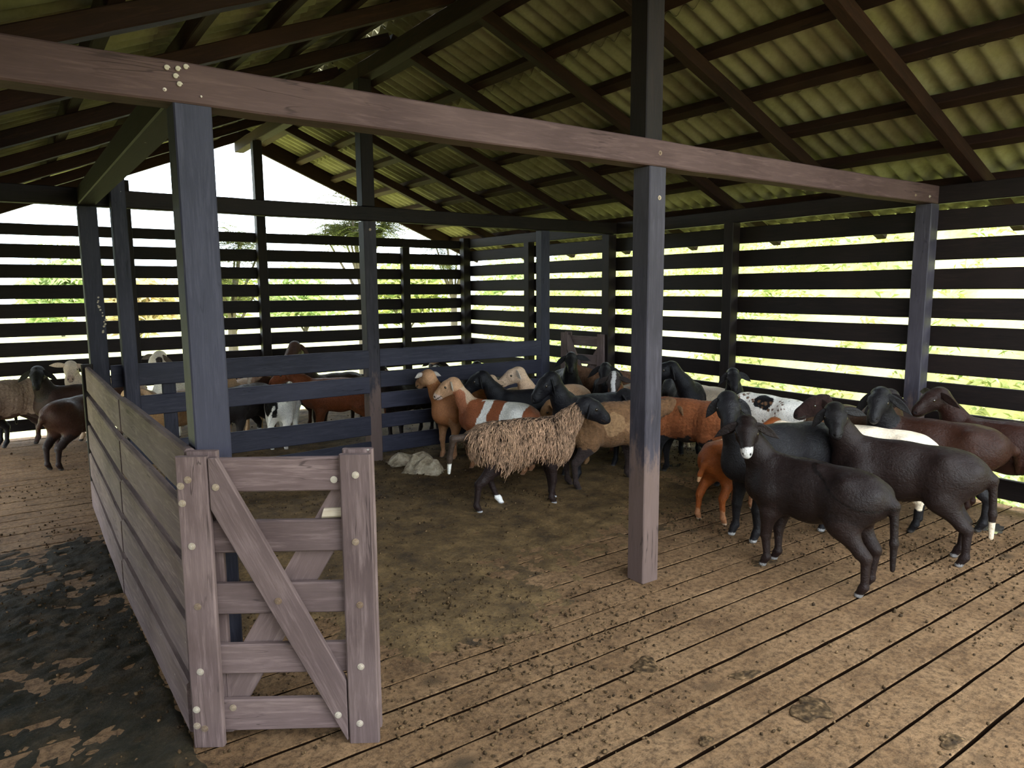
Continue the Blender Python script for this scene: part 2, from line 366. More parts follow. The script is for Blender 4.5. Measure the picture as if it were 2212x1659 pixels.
def mesh_from(name, verts, faces, smooth=True):
    me = bpy.data.meshes.new(name)
    faces = np.asarray(faces)
    me.vertices.add(len(verts)); me.vertices.foreach_set('co', np.asarray(verts, np.float32).ravel())
    k = faces.shape[1]
    me.loops.add(faces.size); me.loops.foreach_set('vertex_index', faces.ravel().astype(np.int32))
    me.polygons.add(len(faces)); me.polygons.foreach_set('loop_start', (np.arange(len(faces)) * k).astype(np.int32))
    me.update(calc_edges=True); me.validate()
    if smooth: me.polygons.foreach_set('use_smooth', np.ones(len(me.polygons), bool))
    return me

def unit(v):
    v = np.asarray(v, float); return v / np.linalg.norm(v)

def azel(az, el):
    a, e = math.radians(az), math.radians(el)
    return np.array([math.cos(e)*math.cos(a), math.cos(e)*math.sin(a), math.sin(e)])

def ear_mesh(base, d, up, L, W, thick=0.007, n=9, droop=0.0):
    """a cupped leaf with thickness"""
    d = unit(d); s = unit(np.cross(d, up)); nrm = unit(np.cross(s, d))
    V, F = [], []
    m = 10
    for i in range(n):
        t = i / (n - 1)
        w = W * (0.42 + 0.58 * math.sin(math.pi * min(1, (t + .12) * .9)) ** .8) * (1 - t ** 5) + .002
        c = base + d * L * t + np.array([0, 0, -1]) * droop * L * t * t
        for j in range(m):
            a = 2 * math.pi * j / m
            x = math.cos(a) * w / 2; y = math.sin(a) * thick * (1.6 - t)
            cup = -(abs(x) / (w / 2)) ** 2 * w * .22
            V.append(c + s * x + nrm * (y - cup))
    for i in range(n - 1):
        for j in range(m):
            F.append((i*m+j, i*m+(j+1) % m, (i+1)*m+(j+1) % m, (i+1)*m+j))
    k = len(V); V.append(V[(n-1)*m] * .5 + V[(n-1)*m+5] * .5)
    for j in range(m): F.append(((n-1)*m+j, (n-1)*m+(j+1) % m, k, k))
    return np.array(V), F

def sheep(name, label, xy, az, s=1.0, coat=None, neck=(0, 55), head=(0, 35), legs=((0,0),(0,0),(0,0),(0,0)), res=.0095, ears=(25, 25), earlen=.14,
          wool=0.0, fat=1.0, tail=(0, 0.30), eyes=True, fleece=None, group=None, neck_len=1.0, nlc=None, tuck=None):
    """xy, az: where the middle of the body stands and the way it faces, in metres and degrees; neck/head: absolute azimuth and elevation/pitch.
    legs: (fore-aft, sideways) steps of front left, front right, hind left, hind right hooves."""
    coat = coat or {}
    loc = []
    na = math.radians(neck[0] - az) if neck[0] is not None else 0
    # local frame: x forward, y left, z up, unscaled
    Y = np.array([0, 1.0, 0])
    prims = []     # (group, fn args)
    def rc(g, a, b, r1, r2, sc=None, k=.04): prims.append((g, np.array(a, float), np.array(b, float), r1, r2, sc, k))
    ysq = (Y, .80 * fat)
    rc('torso', (-.20, 0, .505), (.02, 0, .490), .152, .165, (Y, .76*fat), .06)
    rc('torso', (.02, 0, .490), (.22, 0, .495), .165, .158, (Y, .76*fat), .06)
    rc('torso', (.20, 0, .485), (.32, 0, .475), .150, .105, (Y, .85), .05)
    rc('torso', (-.20, 0, .50), (-.33, 0, .525), .15, .10, (Y, .9), .05)
    rc('torso', (-.30, 0, .60), (.20, 0, .615), .045, .05, None, .06)      # spine ridge
    for q in (-1, 1):
        rc('torso', (-.215, q*.095, .600), (-.20, q*.085, .585), .030, .028, None, .045)     # hip
        rc('torso', (-.365, q*.055, .560), (-.35, q*.055, .55), .028, .028, None, .04)       # pin bone
        rc('torso', (.255, q*.055, .615), (.235, q*.10, .47), .040, .052, None, .05)         # shoulder blade
    # neck
    nd = azel(neck[0] - az, neck[1])
    nb = np.array([.27, 0, .545]); mid = np.array([.30, 0, .56]) + nd * .13
    poll = np.array([.29, 0, .57]) + nd * (.30 * neck_len)
    rc('neck', nb, mid, .105, .074, (Y, .85), .06)
    rc('neck', mid, poll, .075, .060, (Y, .88), .04)
    rc('neck', (.33, 0, .46), mid, .078, .054, (Y, .85), .06)
    # head
    f = azel(head[0] - az, -head[1]); side = unit(np.cross((0, 0, 1), f)); up = np.cross(f, side)
    hb = poll + f * .035 + up * .012
    H = lambda x, y, z: hb + f * x + side * y + up * z
    sq = (side, .84)
    hk = coat.get('hs', 1.0)
    rc('head', H(-.01, 0, .0), H(.05, 0, .0), .068*hk, .066*hk, (side, .9), .03)
    rc('head', H(.05, 0, .004), H(.165, 0, -.014), .060*hk, .036*hk, sq, .025)
    rc('head', H(.10, 0, .016), H(.16, 0, .004), .034*hk, .029*hk, None, .02)
    rc('head', H(.0, 0, -.035), H(.150, 0, -.036), .048*hk, .026*hk, (side, .85), .025)
    rc('muzzle', H(.168, 0, -.018), H(.186, 0, -.020), .034*hk, .030*hk, (side, .95), .015)
    rc('muzzle', H(.150, 0, -.044), H(.174, 0, -.042), .023*hk, .019*hk, (side, 1.15), .01)
    for q in (-1, 1):
        rc('head', H(.040, q*.046, .026), H(.075, q*.038, .022), .017, .014, None, .02)   # brow
        rc('head', H(.05, q*.034, -.03), H(.0, q*.040, -.03), .022, .026, None, .02)      # cheek
    # legs
    hoof_pts = []
    for i, q in ((0, 1), (1, -1)):
        dx, dy = legs[i]
        rc('leg', (.235, q*.080, .45), (.225+dx*.2, q*.084, .335), .085, .050, (Y, .75), .065)
        rc('leg', (.225+dx*.2, q*.088, .335), (.250+dx*.55, q*.078+dy*.5, .195), .046, .029, None, .03)
        kn = (.250+dx*.55, q*.078+dy*.5, .19)
        ft = (.240+dx*.97, q*.078+dy*.97, .062)
        rc('leg', kn, ft, .0275, .0185, None, .015)
        rc('leg', ft, (.252+dx, q*.078+dy, .052), .0235, .022, None, .012)
        hf = (.268+dx, q*.078+dy, .012)
        rc('leg', (.246+dx, q*.078+dy, .058), hf, .0205, .022, None, .012)
        hoof_pts.append(hf)
    for i, q in ((2, 1), (3, -1)):
        dx, dy = legs[i]
        rc('leg', (-.255, q*.066, .50), (-.205+dx*.25, q*.088, .375), .115, .075, (Y, .68), .085)
        rc('leg', (-.205+dx*.25, q*.095, .375), (-.305+dx*.55, q*.084+dy*.5, .245), .070, .036, (Y, .8), .04)
        hk_ = (-.330+dx*.6, q*.08+dy*.55, .225)
        rc('leg', (-.305+dx*.55, q*.084+dy*.5, .245), hk_, .036, .030, None, .02)
        ft = (-.318+dx*.97, q*.078+dy*.97, .064)
        rc('leg', hk_, ft, .0275, .0195, None, .015)
        rc('leg', ft, (-.308+dx, q*.078+dy, .054), .0245, .023, None, .012)
        hf = (-.288+dx, q*.078+dy, .012)
        rc('leg', (-.312+dx, q*.078+dy, .058), hf, .021, .022, None, .012)
        hoof_pts.append(hf)
    # tail: root, bend, tip
    ty, tl, tb = tail if len(tail) > 2 else (*tail, .0)
    t0 = np.array([-.385, 0, .575]); t1 = t0 + np.array([-.055 - tb, ty*.25, -.06 + tb*.55]); t2 = t1 + np.array([-.01, ty*.6, -tl*.55]); t3 = t2 + np.array([.0, ty*.3, -tl*.4])
    rc('tail', t0 + np.array([.05, 0, 0]), t1, .036, .025, None, .04); rc('tail', t1, t2, .024, .019, None, .02); rc('tail', t2, t3, .020, .013, None, .02)
    # field
    h = res / s
    allp = np.array([p for pr in prims for p in (pr[1], pr[2])])
    lo = allp.min(0) - .21; hi = allp.max(0) + .21
    lo[2] = -.03
    n = np.ceil((hi - lo) / h).astype(int) + 1
    D = np.full(n, 9.0, np.float64)
    ax = [lo[i] + h * np.arange(n[i]) for i in range(3)]
    for g, a, b, r1, r2, sc, k in prims:
        m = max(r1, r2) + k + 2.5*h
        i0 = np.maximum(np.floor((np.minimum(a, b) - m - lo) / h).astype(int), 0)
        i1 = np.minimum(np.ceil((np.maximum(a, b) + m - lo) / h).astype(int) + 1, n)
        P = np.stack(np.meshgrid(*[ax[i][i0[i]:i1[i]] for i in range(3)], indexing='ij'), -1)
        sl = tuple(slice(i0[i], i1[i]) for i in range(3))
        D[sl] = smin(D[sl], rcone(P, a, b, r1, r2, sc), k)
    # hooves stand flat on the floor, nostrils are hollow
    D[:, :, ax[2] < 0] = np.maximum(D[:, :, ax[2] < 0], (-ax[2][ax[2] < 0])[None, None, :])
    for q in (-1, 1):
        c = H(.196*1.0, q*.0155, -.010)
        i0 = np.maximum(((c - .03 - lo) / h).astype(int), 0); i1 = np.minimum(((c + .03 - lo) / h).astype(int) + 2, n)
        P = np.stack(np.meshgrid(*[ax[i][i0[i]:i1[i]] for i in range(3)], indexing='ij'), -1)
        sl = tuple(slice(i0[i], i1[i]) for i in range(3))
        D[sl] = np.maximum(D[sl], -(np.sqrt(((P - c) ** 2).sum(-1)) - .0075))
    V, F = surface_nets(D, lo, h)
    V[:, 2] = np.maximum(V[:, 2], 0)
    # groups for the coat's markings
    gd = {}
    for g, a, b, r1, r2, sc, k in prims:
        d = rcone(V, a, b, r1, r2, sc)
        gd[g] = np.minimum(gd.get(g, 9.0), d)
    keys = list(gd); G = np.argmin(np.stack([gd[k_] for k_ in keys]), 0)
    isg = lambda k_: G == keys.index(k_)
    rng = np.random.RandomState(abs(hash_(name + label)) % 2**31)
    base = np.array(coat.get('base', (.02, .017, .016)))
    col = np.tile(base, (len(V), 1))
    wob = .02 * np.sin(V @ np.array([31., 17, 23]) + 1.3) + .012 * np.sin(V @ np.array([-47., 61, 39]) + rng.rand()*6)
    def put(mask, c): col[mask] = np.array(c)
    if 'belly' in coat: put((V[:, 2] + wob < .36) & isg('torso'), coat['belly'])
    for x0, x1, c in coat.get('bands', ()): put((V[:, 0] + wob + .15*(V[:, 2]-.5) > x0) & (V[:, 0] + wob + .15*(V[:, 2]-.5) < x1) & (isg('torso') | (isg('leg') & (V[:, 2] > .42))), c)
    for cx, cy, cz, r, c in coat.get('spots', ()): put((((V - np.array([cx, cy, cz])) ** 2).sum(1) < (r + wob*.5) ** 2) & ~isg('head') & ~isg('muzzle'), c)
    if 'speckle' in coat:
        c, nsp, rr = coat['speckle']
        cand = np.where(isg('torso') | isg('neck'))[0]
        for i in rng.choice(cand, nsp):
            put(((V - V[i]) ** 2).sum(1) < (rr * rng.uniform(.5, 1.3)) ** 2, c)
    if 'neck' in coat: put(isg('neck') & (((V - nb) @ nd) + wob > coat.get('neck_from', .02)), coat['neck'])
    if 'throat' in coat: put(isg('neck') & (((V - nb) @ unit(np.cross(nd, Y)) + wob*.5) > .045), coat['throat'])
    if 'head' in coat: put(isg('head') | isg('muzzle') | (isg('neck') & (((V - poll) ** 2).sum(1) < .085 ** 2)), coat['head'])
    if 'crown' in coat: put(isg('head') & (((V - H(.0, 0, .06)) ** 2).sum(1) < (.06 + wob*.4) ** 2), coat['crown'])
    if 'blaze' in coat: put((isg('head') | isg('muzzle')) & (np.abs((V - hb) @ side) < .016 + wob*.3) & ((V - hb) @ up > 0.0), coat['blaze'])
    if 'patchface' in coat:
        for q in (-1, 1): put((((V - H(.06, q*.05, .02)) ** 2).sum(1) < .038 ** 2), coat['patchface'])
    if 'muzzle' in coat: put((isg('muzzle') | isg('head')) & ((V - hb) @ f + .5*np.minimum(0, -(V - hb) @ up - .03) > .146 + wob*.5), coat['muzzle'])
    if 'legs' in coat: put(isg('leg') & (V[:, 2] + wob < coat.get('legs_below', .40)), coat['legs'])
    if 'shin' in coat: put(isg('leg') & (V[:, 2] + wob*.4 < coat.get('shin_below', .14)), coat['shin'])
    if 'tail' in coat: put(isg('tail'), coat['tail'])
    if 'tailtip' in coat: put(isg('tail') & (V[:, 2] < t3[2] + tl*.26), coat['tailtip'])
    if 'sock' in coat:
        i, c = coat['sock']; hp = np.array(hoof_pts[i]); put((((V - hp)[:, :2] ** 2).sum(1) < .06 ** 2) & (V[:, 2] < .085), c)
    hc = coat.get('hoof', (.05, .045, .04))
    put(isg('leg') & (V[:, 2] < .021), hc)
    # mouth line and nostrils are coloured dark
    tip = (V - hb)
    ff, uu, ss = tip @ f, tip @ up, tip @ side
    put((ff > .135) & (np.abs(uu + .0365 - .0*ff) < .0035 + res*.12), np.minimum(base * .4, .03))
    for q in (-1, 1): put(((V - H(.196, q*.0155, -.010)) ** 2).sum(1) < .0105 ** 2, (.012, .01, .01))
    if wool:
        N = vert_normals(V, F)
        m = (isg('torso') | isg('neck') | (isg('leg') & (V[:, 2] > .38)))
        fall = np.clip((V[:, 2] - .30) / .12, 0, 1) * m
        nz = (np.sin(V @ np.array([88., 40, 61]) + rng.rand()*6) * np.sin(V @ np.array([-52., 93, 37]) + 2) + .7*np.sin(V @ np.array([130., -77, 101])) * np.sin(V @ np.array([61., 120, -90])))
        V = V + N * (fall * wool * (.8 + .5 * nz))[:, None]
        shade = .75 + .25 * np.clip(.5 + nz, 0, 1.4)
        col = col * np.where(fall > .3, 1, 1)[:, None]
    # ears
    EV, EF, EC = [], [], []
    off = len(V)
    for q, dr in ((1, ears[0]), (-1, ears[1])):
        dr_ = math.radians(dr)
        dd = side * q * math.cos(dr_) - np.array([0, 0, 1]) * math.sin(dr_) - f * .18
        ev, ef = ear_mesh(H(-.012, q*.050, .022), dd, f * .8 + up * .55, earlen, .052, droop=.18)
        EF += [tuple(i + off for i in t) for t in ef]; off += len(ev); EV.append(ev)
        EC.append(np.tile(np.array(coat.get('ear', coat.get('head', base))), (len(ev), 1)))
    V2 = np.concatenate([V] + EV); col = np.concatenate([col] + EC)
    me = mesh_from(name, V2 * s, np.concatenate([F, np.array([t if t[2] != t[3] else t for t in EF])[:, :]]))
    ca = me.color_attributes.new('coat', 'FLOAT_COLOR', 'POINT')
    ca.data.foreach_set('color', np.concatenate([col, np.ones((len(col), 1))], 1).astype(np.float32).ravel())
    me.materials.append(M['wool'] if wool or coat.get('dull') else M['coat'])
    o = bpy.data.objects.new(name, me); COL.objects.link(o)
    o.location = (xy[0], xy[1], FLOOR_Z); o.rotation_euler = (0, 0, math.radians(az))
    tag(o, label, 'sheep', group)
    if eyes:
        for q in (-1, 1):
            ec = H(.058, q*.0535*hk, .016)
            bm = bmesh.new(); bmesh.ops.create_uvsphere(bm, u_segments=14, v_segments=10, radius=.0135)
            bm.transform(Matrix.Translation(Vector(ec * s)))
            e = bpy.data.meshes.new('eye'); bm.to_mesh(e); bm.free(); e.materials.append(M['eye'])
            for p in e.polygons: p.use_smooth = True
            eo = bpy.data.objects.new('eye', e); COL.objects.link(eo); eo.parent = o
    if fleece:
        N = vert_normals(V, F)
        m = isg('torso') | (isg('neck')) | (isg('leg') & (V[:, 2] > .36))
        m &= (V[:, 2] > .40 + .05*np.sin(V[:, 0]*14)) & (gd['head'] > .015)
        cand = np.where(m)[0]
        pick = rng.choice(cand, fleece['n'])
        LV, LF, LC = [], [], []
        for i in pick:
            p = V[i]; nn = N[i]
            low = np.clip((.58 - p[2]) / .2, 0, 1)
            L = rng.uniform(.06, .11) + low * rng.uniform(.0, .045)
            w = rng.uniform(.006, .0115)
            g = np.array([rng.normal(0, .13) - .12, rng.normal(0, .1), -1.0])
            g = unit(g - nn * (g @ nn) * .9); tdir = unit(np.cross(nn, g)); b0 = len(LV)
            c0 = np.array(fleece['c']) * rng.uniform(.5, 1.5) * (1 + .12 * rng.randn())
            ph = rng.rand() * 6
            for j in range(6):
                t = j / 5
                c = p + nn * (.002 + .014 * math.sin(math.pi * min(t * 1.1, 1)) ) + g * L * t + tdir * .0045 * math.sin(ph + t * 9)
                ww = w * (1 - t * .75) * (.6 + .4 * math.sin(math.pi * (t*.8 + .2)))
                LV += [c - tdir * ww, c + nn * ww * .7, c + tdir * ww]
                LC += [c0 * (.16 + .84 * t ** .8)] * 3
            for j in range(5):
                a = b0 + j * 3
                for e in range(3): LF.append((a + e, a + (e + 1) % 3, a + 3 + (e + 1) % 3, a + 3 + e))
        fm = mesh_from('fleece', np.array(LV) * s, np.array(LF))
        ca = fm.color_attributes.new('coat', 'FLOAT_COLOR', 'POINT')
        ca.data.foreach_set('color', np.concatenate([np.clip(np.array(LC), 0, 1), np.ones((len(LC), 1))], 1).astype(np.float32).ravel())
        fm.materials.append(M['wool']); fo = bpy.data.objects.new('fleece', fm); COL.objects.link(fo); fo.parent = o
        fo['label'] = 'shaggy matted brown fleece in hanging locks'
    return o

def vert_normals(V, F):
    N = np.zeros_like(V)
    fn = np.cross(V[F[:, 2]] - V[F[:, 0]], V[F[:, 3]] - V[F[:, 1]])
    for j in range(4):
        for c in range(3): N[:, c] += np.bincount(F[:, j], fn[:, c], len(V))
    return N / (np.linalg.norm(N, axis=1)[:, None] + 1e-12)

def hash_(t):
    v = 7
    for ch in t: v = (v * 131 + ord(ch)) & 0x7fffffff
    return v
# ---------------------------------------------------------------- the barn: floor, walls, roof
RX, YG, LX, FY = 5.83, 9.40, -.95, -.75          # right wall, far gable, left wall, front edge
RIDGE, SL, Z0 = 2.78, .407, 2.352                # ridge line, slope, height of the rafters' underside over the right wall
COS = math.cos(math.atan(SL))
def roof_z(x, dz=0): return Z0 + SL * (RX - x if x >= RIDGE else x - (2*RIDGE - RX)) + dz / COS

gaps = [.62, .80, .977, 1.153, 1.328, 1.495, 1.68, 1.85, 2.02, 2.197, 2.36, 2.525, 2.732, 2.893]
y = .62
while y > FY + .2: y -= .178; gaps.insert(0, y)
y = 2.893
while y < YG - .05: y += .183 + random.uniform(-.012, .012); gaps.append(y)
bm = bmesh.new()
for a, c in zip(gaps, gaps[1:]):
    g = random.uniform(.005, .0085); y0, y1 = a + g*.9, c - g
    nx = 60; b = .0035; T = .05
    rows = []
    lift = random.uniform(-.003, .0)
    for i in range(nx + 1):
        x = LX - .02 + (RX + .12 - LX) * i / nx
        j = [random.uniform(-.0022, .0022) for _ in range(3)]
        rows.append([bm.verts.new(p) for p in ((x, y0 + j[0], -T), (x, y0 + j[0], lift - b), (x, y0 + b + j[0], lift + j[2]*.5), (x, y1 - b + j[1], lift + j[2]*.5), (x, y1 + j[1], lift - b), (x, y1 + j[1], -T))])
    for r0, r1 in zip(rows, rows[1:]):
        for k in range(6): bm.faces.new((r0[k], r1[k], r1[(k+1) % 6], r0[(k+1) % 6])).material_index = int(k in (0, 4, 5))
    bm.faces.new(rows[0]); bm.faces.new(rows[-1][::-1])
bmesh.ops.recalc_face_normals(bm, faces=bm.faces)
me = bpy.data.meshes.new('floor'); bm.to_mesh(me); bm.free()
floor = tag(link('floor', me, None, 'planks'), 'brown plank floor of the barn, dusty and littered with droppings', 'floor', kind='structure')
me.materials.append(M['caked_dirt'])
for x in (-.7, .57, 1.7, 2.78, 3.9, 5.0, 5.7):
    timber('joist', (x, FY, -.13), (x, YG, -.13), .1, .14, 'timber', floor)

# trodden dung over the boards: it fills the gaps in the pens and thins out towards the open front
gx = np.arange(LX + .06, RX - .04, .026); gy = np.arange(FY + .3, YG - .02, .026)
X, Y = np.meshgrid(gx, gy, indexing='ij')
pen = np.clip((Y - 2.55 - .35*(X-2.7)*(X > 2.7)*.6) / 1.1, 0, 1) * np.clip((X - .62) / .15, 0, 1)
pen = np.where((X > 4.4), pen * np.clip((Y - 3.0) / 1.5, 0, 1), pen)
near = np.exp(-(((X - 1.75) / .75) ** 2 + ((Y - 3.0) / .45) ** 2)) * 1.0
ais = np.clip((.47 - X) / .06, 0, 1) * np.clip((Y - .9) / .8, 0, 1) * .80 * np.clip((6.0 - Y) / 1.5, .1, 1)  # aisle cover thins where the floor is better lit
lim = np.maximum(np.maximum(pen * .95, near), ais)
lim = np.clip(lim, 0, 1)
N_ = fbm(X * 2.2, Y * 2.2, 3, 6, .62)
fine = fbm(X * 16, Y * 16, 9, 3, .6)
Z = -.026 + .042 * lim + .045 * (N_ - .5) + .030 * (fine - .5) + .006*(fbm(X*40, Y*40, 15, 2) - .5)
keep = Z > -.004
idx = -np.ones(Z.shape, int)
cell = keep[:-1, :-1] | keep[1:, :-1] | keep[:-1, 1:] | keep[1:, 1:]
Vv = np.stack([X, Y, np.where(Z > .012, .012 + (Z - .012)*.35, Z)], -1).reshape(-1, 3)
I = np.arange(Z.size).reshape(Z.shape)
q = np.stack([I[:-1, :-1][cell], I[1:, :-1][cell], I[1:, 1:][cell], I[:-1, 1:][cell]], 1)
u, inv = np.unique(q, return_inverse=True)
ctr = Vv[u][inv.reshape(q.shape)].mean(1)
for sel, mt, lab in ((ctr[:, 0] >= .46, 'manure', 'brown trodden dung spread over the pen floor'), (ctr[:, 0] < .46, 'aisle_shade_dung', 'trodden dung along the aisle floor, coloured darker for the shade there')):
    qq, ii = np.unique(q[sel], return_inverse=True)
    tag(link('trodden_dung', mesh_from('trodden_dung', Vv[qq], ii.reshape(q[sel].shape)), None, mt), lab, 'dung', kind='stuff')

# crumbs and pellets lying about
rs = np.random.RandomState(4)
base = bmesh.new(); bmesh.ops.create_icosphere(base, subdivisions=1, radius=1.0)
bv = np.array([v.co for v in base.verts]); bf = np.array([[v.index for v in f.verts] for f in base.faces]); base.free()
PV, PF = [], []
n = 0; tries = 0
while n < 11000 and tries < 90000:
    tries += 1
    x, y = rs.uniform(LX + .1, RX - .1), FY + .6 + (YG - FY - 1) * rs.beta(1.1, 2.2)
    d = vnoise(np.array([x*1.6]), np.array([y*1.6]), 21)[0]
    if rs.rand() > .1 + max(0, d - .38) * 2.0: continue
    r = rs.uniform(.0025, .0075) * (1.5 if rs.rand() < .08 else 1)
    v = bv * r * rs.uniform(.7, 1.3, 3) + rs.uniform(-.25, .25, bv.shape) * r
    zf = np.interp(x, gx, np.arange(len(gx))); zi = Z[int(zf), min(int(np.interp(y, gy, np.arange(len(gy)))), Z.shape[1]-1)]
    v += (x, y, max(zi, 0) + r * .45)
    PV.append(v); PF.append(bf + n * len(bv)); n += 1
o = link('droppings', mesh_from('droppings', np.concatenate(PV), np.concatenate(PF)), None, 'dung')
tag(o, 'small dark droppings and crumbs scattered over the floor', 'droppings', kind='stuff')

def pat(label, x, y, r, sq=1.0, rot=0, h=.007):
    bm = bmesh.new(); bmesh.ops.create_icosphere(bm, subdivisions=4, radius=1.0)
    rr = random.Random(int(x*1000 + y*77))
    ph = [rr.uniform(0, 6) for _ in range(6)]
    for v in bm.verts:
        a = math.atan2(v.co.y, v.co.x)
        k = 1 + .18*math.sin(2*a+ph[0]) + .14*math.sin(3*a+ph[1]) + .10*math.sin(5*a+ph[2]) + .06*math.sin(9*a+ph[3])
        n_ = math.sin(v.co.x*9+ph[4])*math.sin(v.co.y*8+ph[5])
        v.co = Vector((v.co.x*r*k, v.co.y*r*sq*k, max(v.co.z, -.05)*h*(1+.5*n_)))
    me = bpy.data.meshes.new('dung_pat'); bm.to_mesh(me); bm.free()
    for p in me.polygons: p.use_smooth = True
    o = link('dung_pat', me, None, 'dung', Matrix.Translation((x, y, .002)) @ Matrix.Rotation(rot, 4, 'Z'))
    tag(o, label, 'dung pat')

# ---- right wall
def wall(name, side, label):
    return empty(name, (0, 0, 0), label, 'wall', kind='structure')
wr = wall('wall_right', 0, 'long slatted timber wall on the right, daylight between its boards')
slz = [(2.172, 2.02), (1.955, 1.80), (1.735, 1.58), (1.515, 1.362), (1.30, 1.145), (1.085, .937), (.87, .72), (.65, .50), (.43, .28), (.21, .06)]
for t, b in slz:
    for y0, y1 in ((FY, 2.69), (2.69, 6.16), (6.16, YG)):
        timber('slat', (RX + .018, y0 + .002, (t+b)/2 + random.uniform(-.003, .003)), (RX + .018, y1 - .002, (t+b)/2 + random.uniform(-.003, .003)), .034, t - b, 'timber', wr, wob=.0015)
for y0, y1 in ((FY, 2.64), (2.66, 6.10), (6.22, YG)):
    timber('wall_plate', (RX + .0, y0, 2.281), (RX + .0, y1, 2.281), .06, .13, 'timber', wr, wob=.002)
# ---- far gable wall
wf = wall('wall_far', 0, 'slatted gable wall at the far end, open to the sky above its top rail')
for t, b in [(2.328, 2.207), (2.118, 1.969), (1.898, 1.752), (1.683, 1.530), (1.476, 1.322), (1.267, 1.117), (1.058, .902), (.848, .695), (.635, .49), (.425, .275), (.215, .085)]:
    for x0, x1 in ((LX, 1.235), (1.235, 2.75), (2.75, 4.77), (4.77, RX)):
        timber('slat', (x0, YG + .018, (t+b)/2 + random.uniform(-.004, .004)), (x1 - .003, YG + .018, (t+b)/2 + random.uniform(-.004, .004)), .034, t - b, 'timber', wf, wob=.0015)
# ---- left wall and the boarded front beside the camera (both outside the frame, shaped to shade the near aisle and let light in at its far end)
wl = wall('wall_left', 0, 'slatted timber wall along the aisle on the left')
for t, b in slz:
    timber('slat', (LX - .018, FY, (t+b)/2 - .15), (LX - .018, YG if t > .9 else 5.4, (t+b)/2 - .15), .034, t - b, 'timber', wl)
wb = wall('wall_front', 0, 'unseen boarded front wall placed to shade the aisle')
for k in range(18):
    timber('board', (LX, -.36, .09 + .175*k), (.42, -.36, .09 + .175*k), .034, .168, 'timber', wb)

# ---- posts
post('square centre post with rubbed pale base standing alone in the near pen', 2.727, 2.847, 2.628, 2.748, 0, 2.213, 'post_timber')
post('dark upper post standing on the long beam above the centre post', 2.727, 2.847, 2.660, 2.780, 2.349, 3.44, 'timber')
post('thick blue-grey post rising behind the little gate at the fence end', .512, .632, 2.628, 2.748, 0, 2.213, 'pen_timber')
post('post beyond the middle of the pen fence, its foot near the crumpled sack', 2.700, 2.820, 6.085, 6.205, 0, 2.213, 'post_timber')
post('king post above the second beam, reaching the ridge', 2.700, 2.820, 6.095, 6.215, 2.349, 3.44, 'timber')
post('dark post at the far end of the aisle fence, speckled with pale spots', .505, .625, 6.085, 6.205, 0, 2.213, 'pen_timber')
post('slim dark post close to the right of the aisle fence post', .702, .800, 5.95, 6.06, 0, 2.43, 'pen_timber')
post('slim post at the right end of the inner pen fence', 4.720, 4.835, 6.10, 6.20, 0, 2.213, 'pen_timber')
post('stout wall post in the slatted right wall, daylight stripes on its side', 5.708, 5.826, 2.632, 2.750, 0, 2.213, 'post_timber')
post('slim wall post between the two stout posts of the right wall', 5.715, 5.826, 4.42, 4.53, 0, 2.213, 'timber')
post('wall post beside the open inner gate, light stripes on its side', 5.708, 5.826, 6.12, 6.24, 0, 2.213, 'timber')
post('slim wall post beyond the inner gate in the right wall', 5.725, 5.826, 7.68, 7.79, 0, 2.213, 'timber')
post('corner post where the far gable meets the right wall', 5.708, 5.826, 9.275, 9.397, 0, 2.36, 'timber')
post('tall king post in the middle of the far gable, reaching the ridge', 2.69, 2.80, 9.285, 9.397, 0, 3.44, 'timber')
post('short slim post in the far gable near the corner', 4.71, 4.82, 9.30, 9.397, 0, 2.20, 'timber')
post('dark gable post seen behind the slim aisle post', 1.18, 1.29, 9.29, 9.397, 0, 2.85, 'timber')
post('wall post of the right wall nearest the camera', 5.708, 5.826, .85, .97, 0, 2.213, 'timber')

# ---- beams
bo = timber('crossbeam', (LX, 2.688, 2.281), (RX + .01, 2.688, 2.281), .115, .131, 'beam_timber', wob=.0025)
tag(bo, 'long reddish brown beam crossing the whole near bay', 'beam')
bo2 = timber('crossbeam', (LX, 6.147, 2.281), (RX + .01, 6.147, 2.281), .10, .125, 'timber', wob=.0025)
tag(bo2, 'dark second beam crossing the barn over the inner pen fence', 'beam')
bolt('bolt', (2.797, 2.627, 2.06), (0, -1, 0), .012, bpy.data.objects['post']); bolt('bolt', (2.76, 6.084, 2.14), (0, -1, 0), .012, bpy.data.objects['post.003'])
bo3 = timber('crossbeam', (.565, 2.76, 2.285), (.565, 6.09, 2.285), .115, .12, 'timber')
tag(bo3, 'short beam running back from the blue-grey post to the aisle fence post', 'beam')
def snail(p, label, group, r):
    bm = bmesh.new(); rings = 26; sg = 8; prev = None
    for i in range(rings):
        t = i / (rings - 1); a = t * 4.4 * math.pi; R = r * (1 - t) ** .9 * .62; w = r * .42 * (1 - t * .85)
        c = Vector((R * math.cos(a), R * math.sin(a), r * (.25 + .75 * t * .6))); o_ = Vector((math.cos(a), math.sin(a), 0))
        ring = [bm.verts.new(c + o_ * w * math.cos(q) + Vector((0, 0, w * math.sin(q)))) for q in [2*math.pi*k/sg for k in range(sg)]]
        if prev:
            for k in range(sg): bm.faces.new((prev[k], prev[(k+1) % sg], ring[(k+1) % sg], ring[k]))
        prev = ring
    bm.faces.new(prev)
    me = bpy.data.meshes.new('snail_shell'); bm.to_mesh(me); bm.free()
    for q in me.polygons: q.use_smooth = True
    o_ = link('snail_shell', me, None, 'snail', Matrix.Translation(Vector(p)) @ Vector((0, -1, 0)).to_track_quat('Z', 'Y').to_matrix().to_4x4())
    tag(o_, label, 'snail', group)
rsn = random.Random(12)
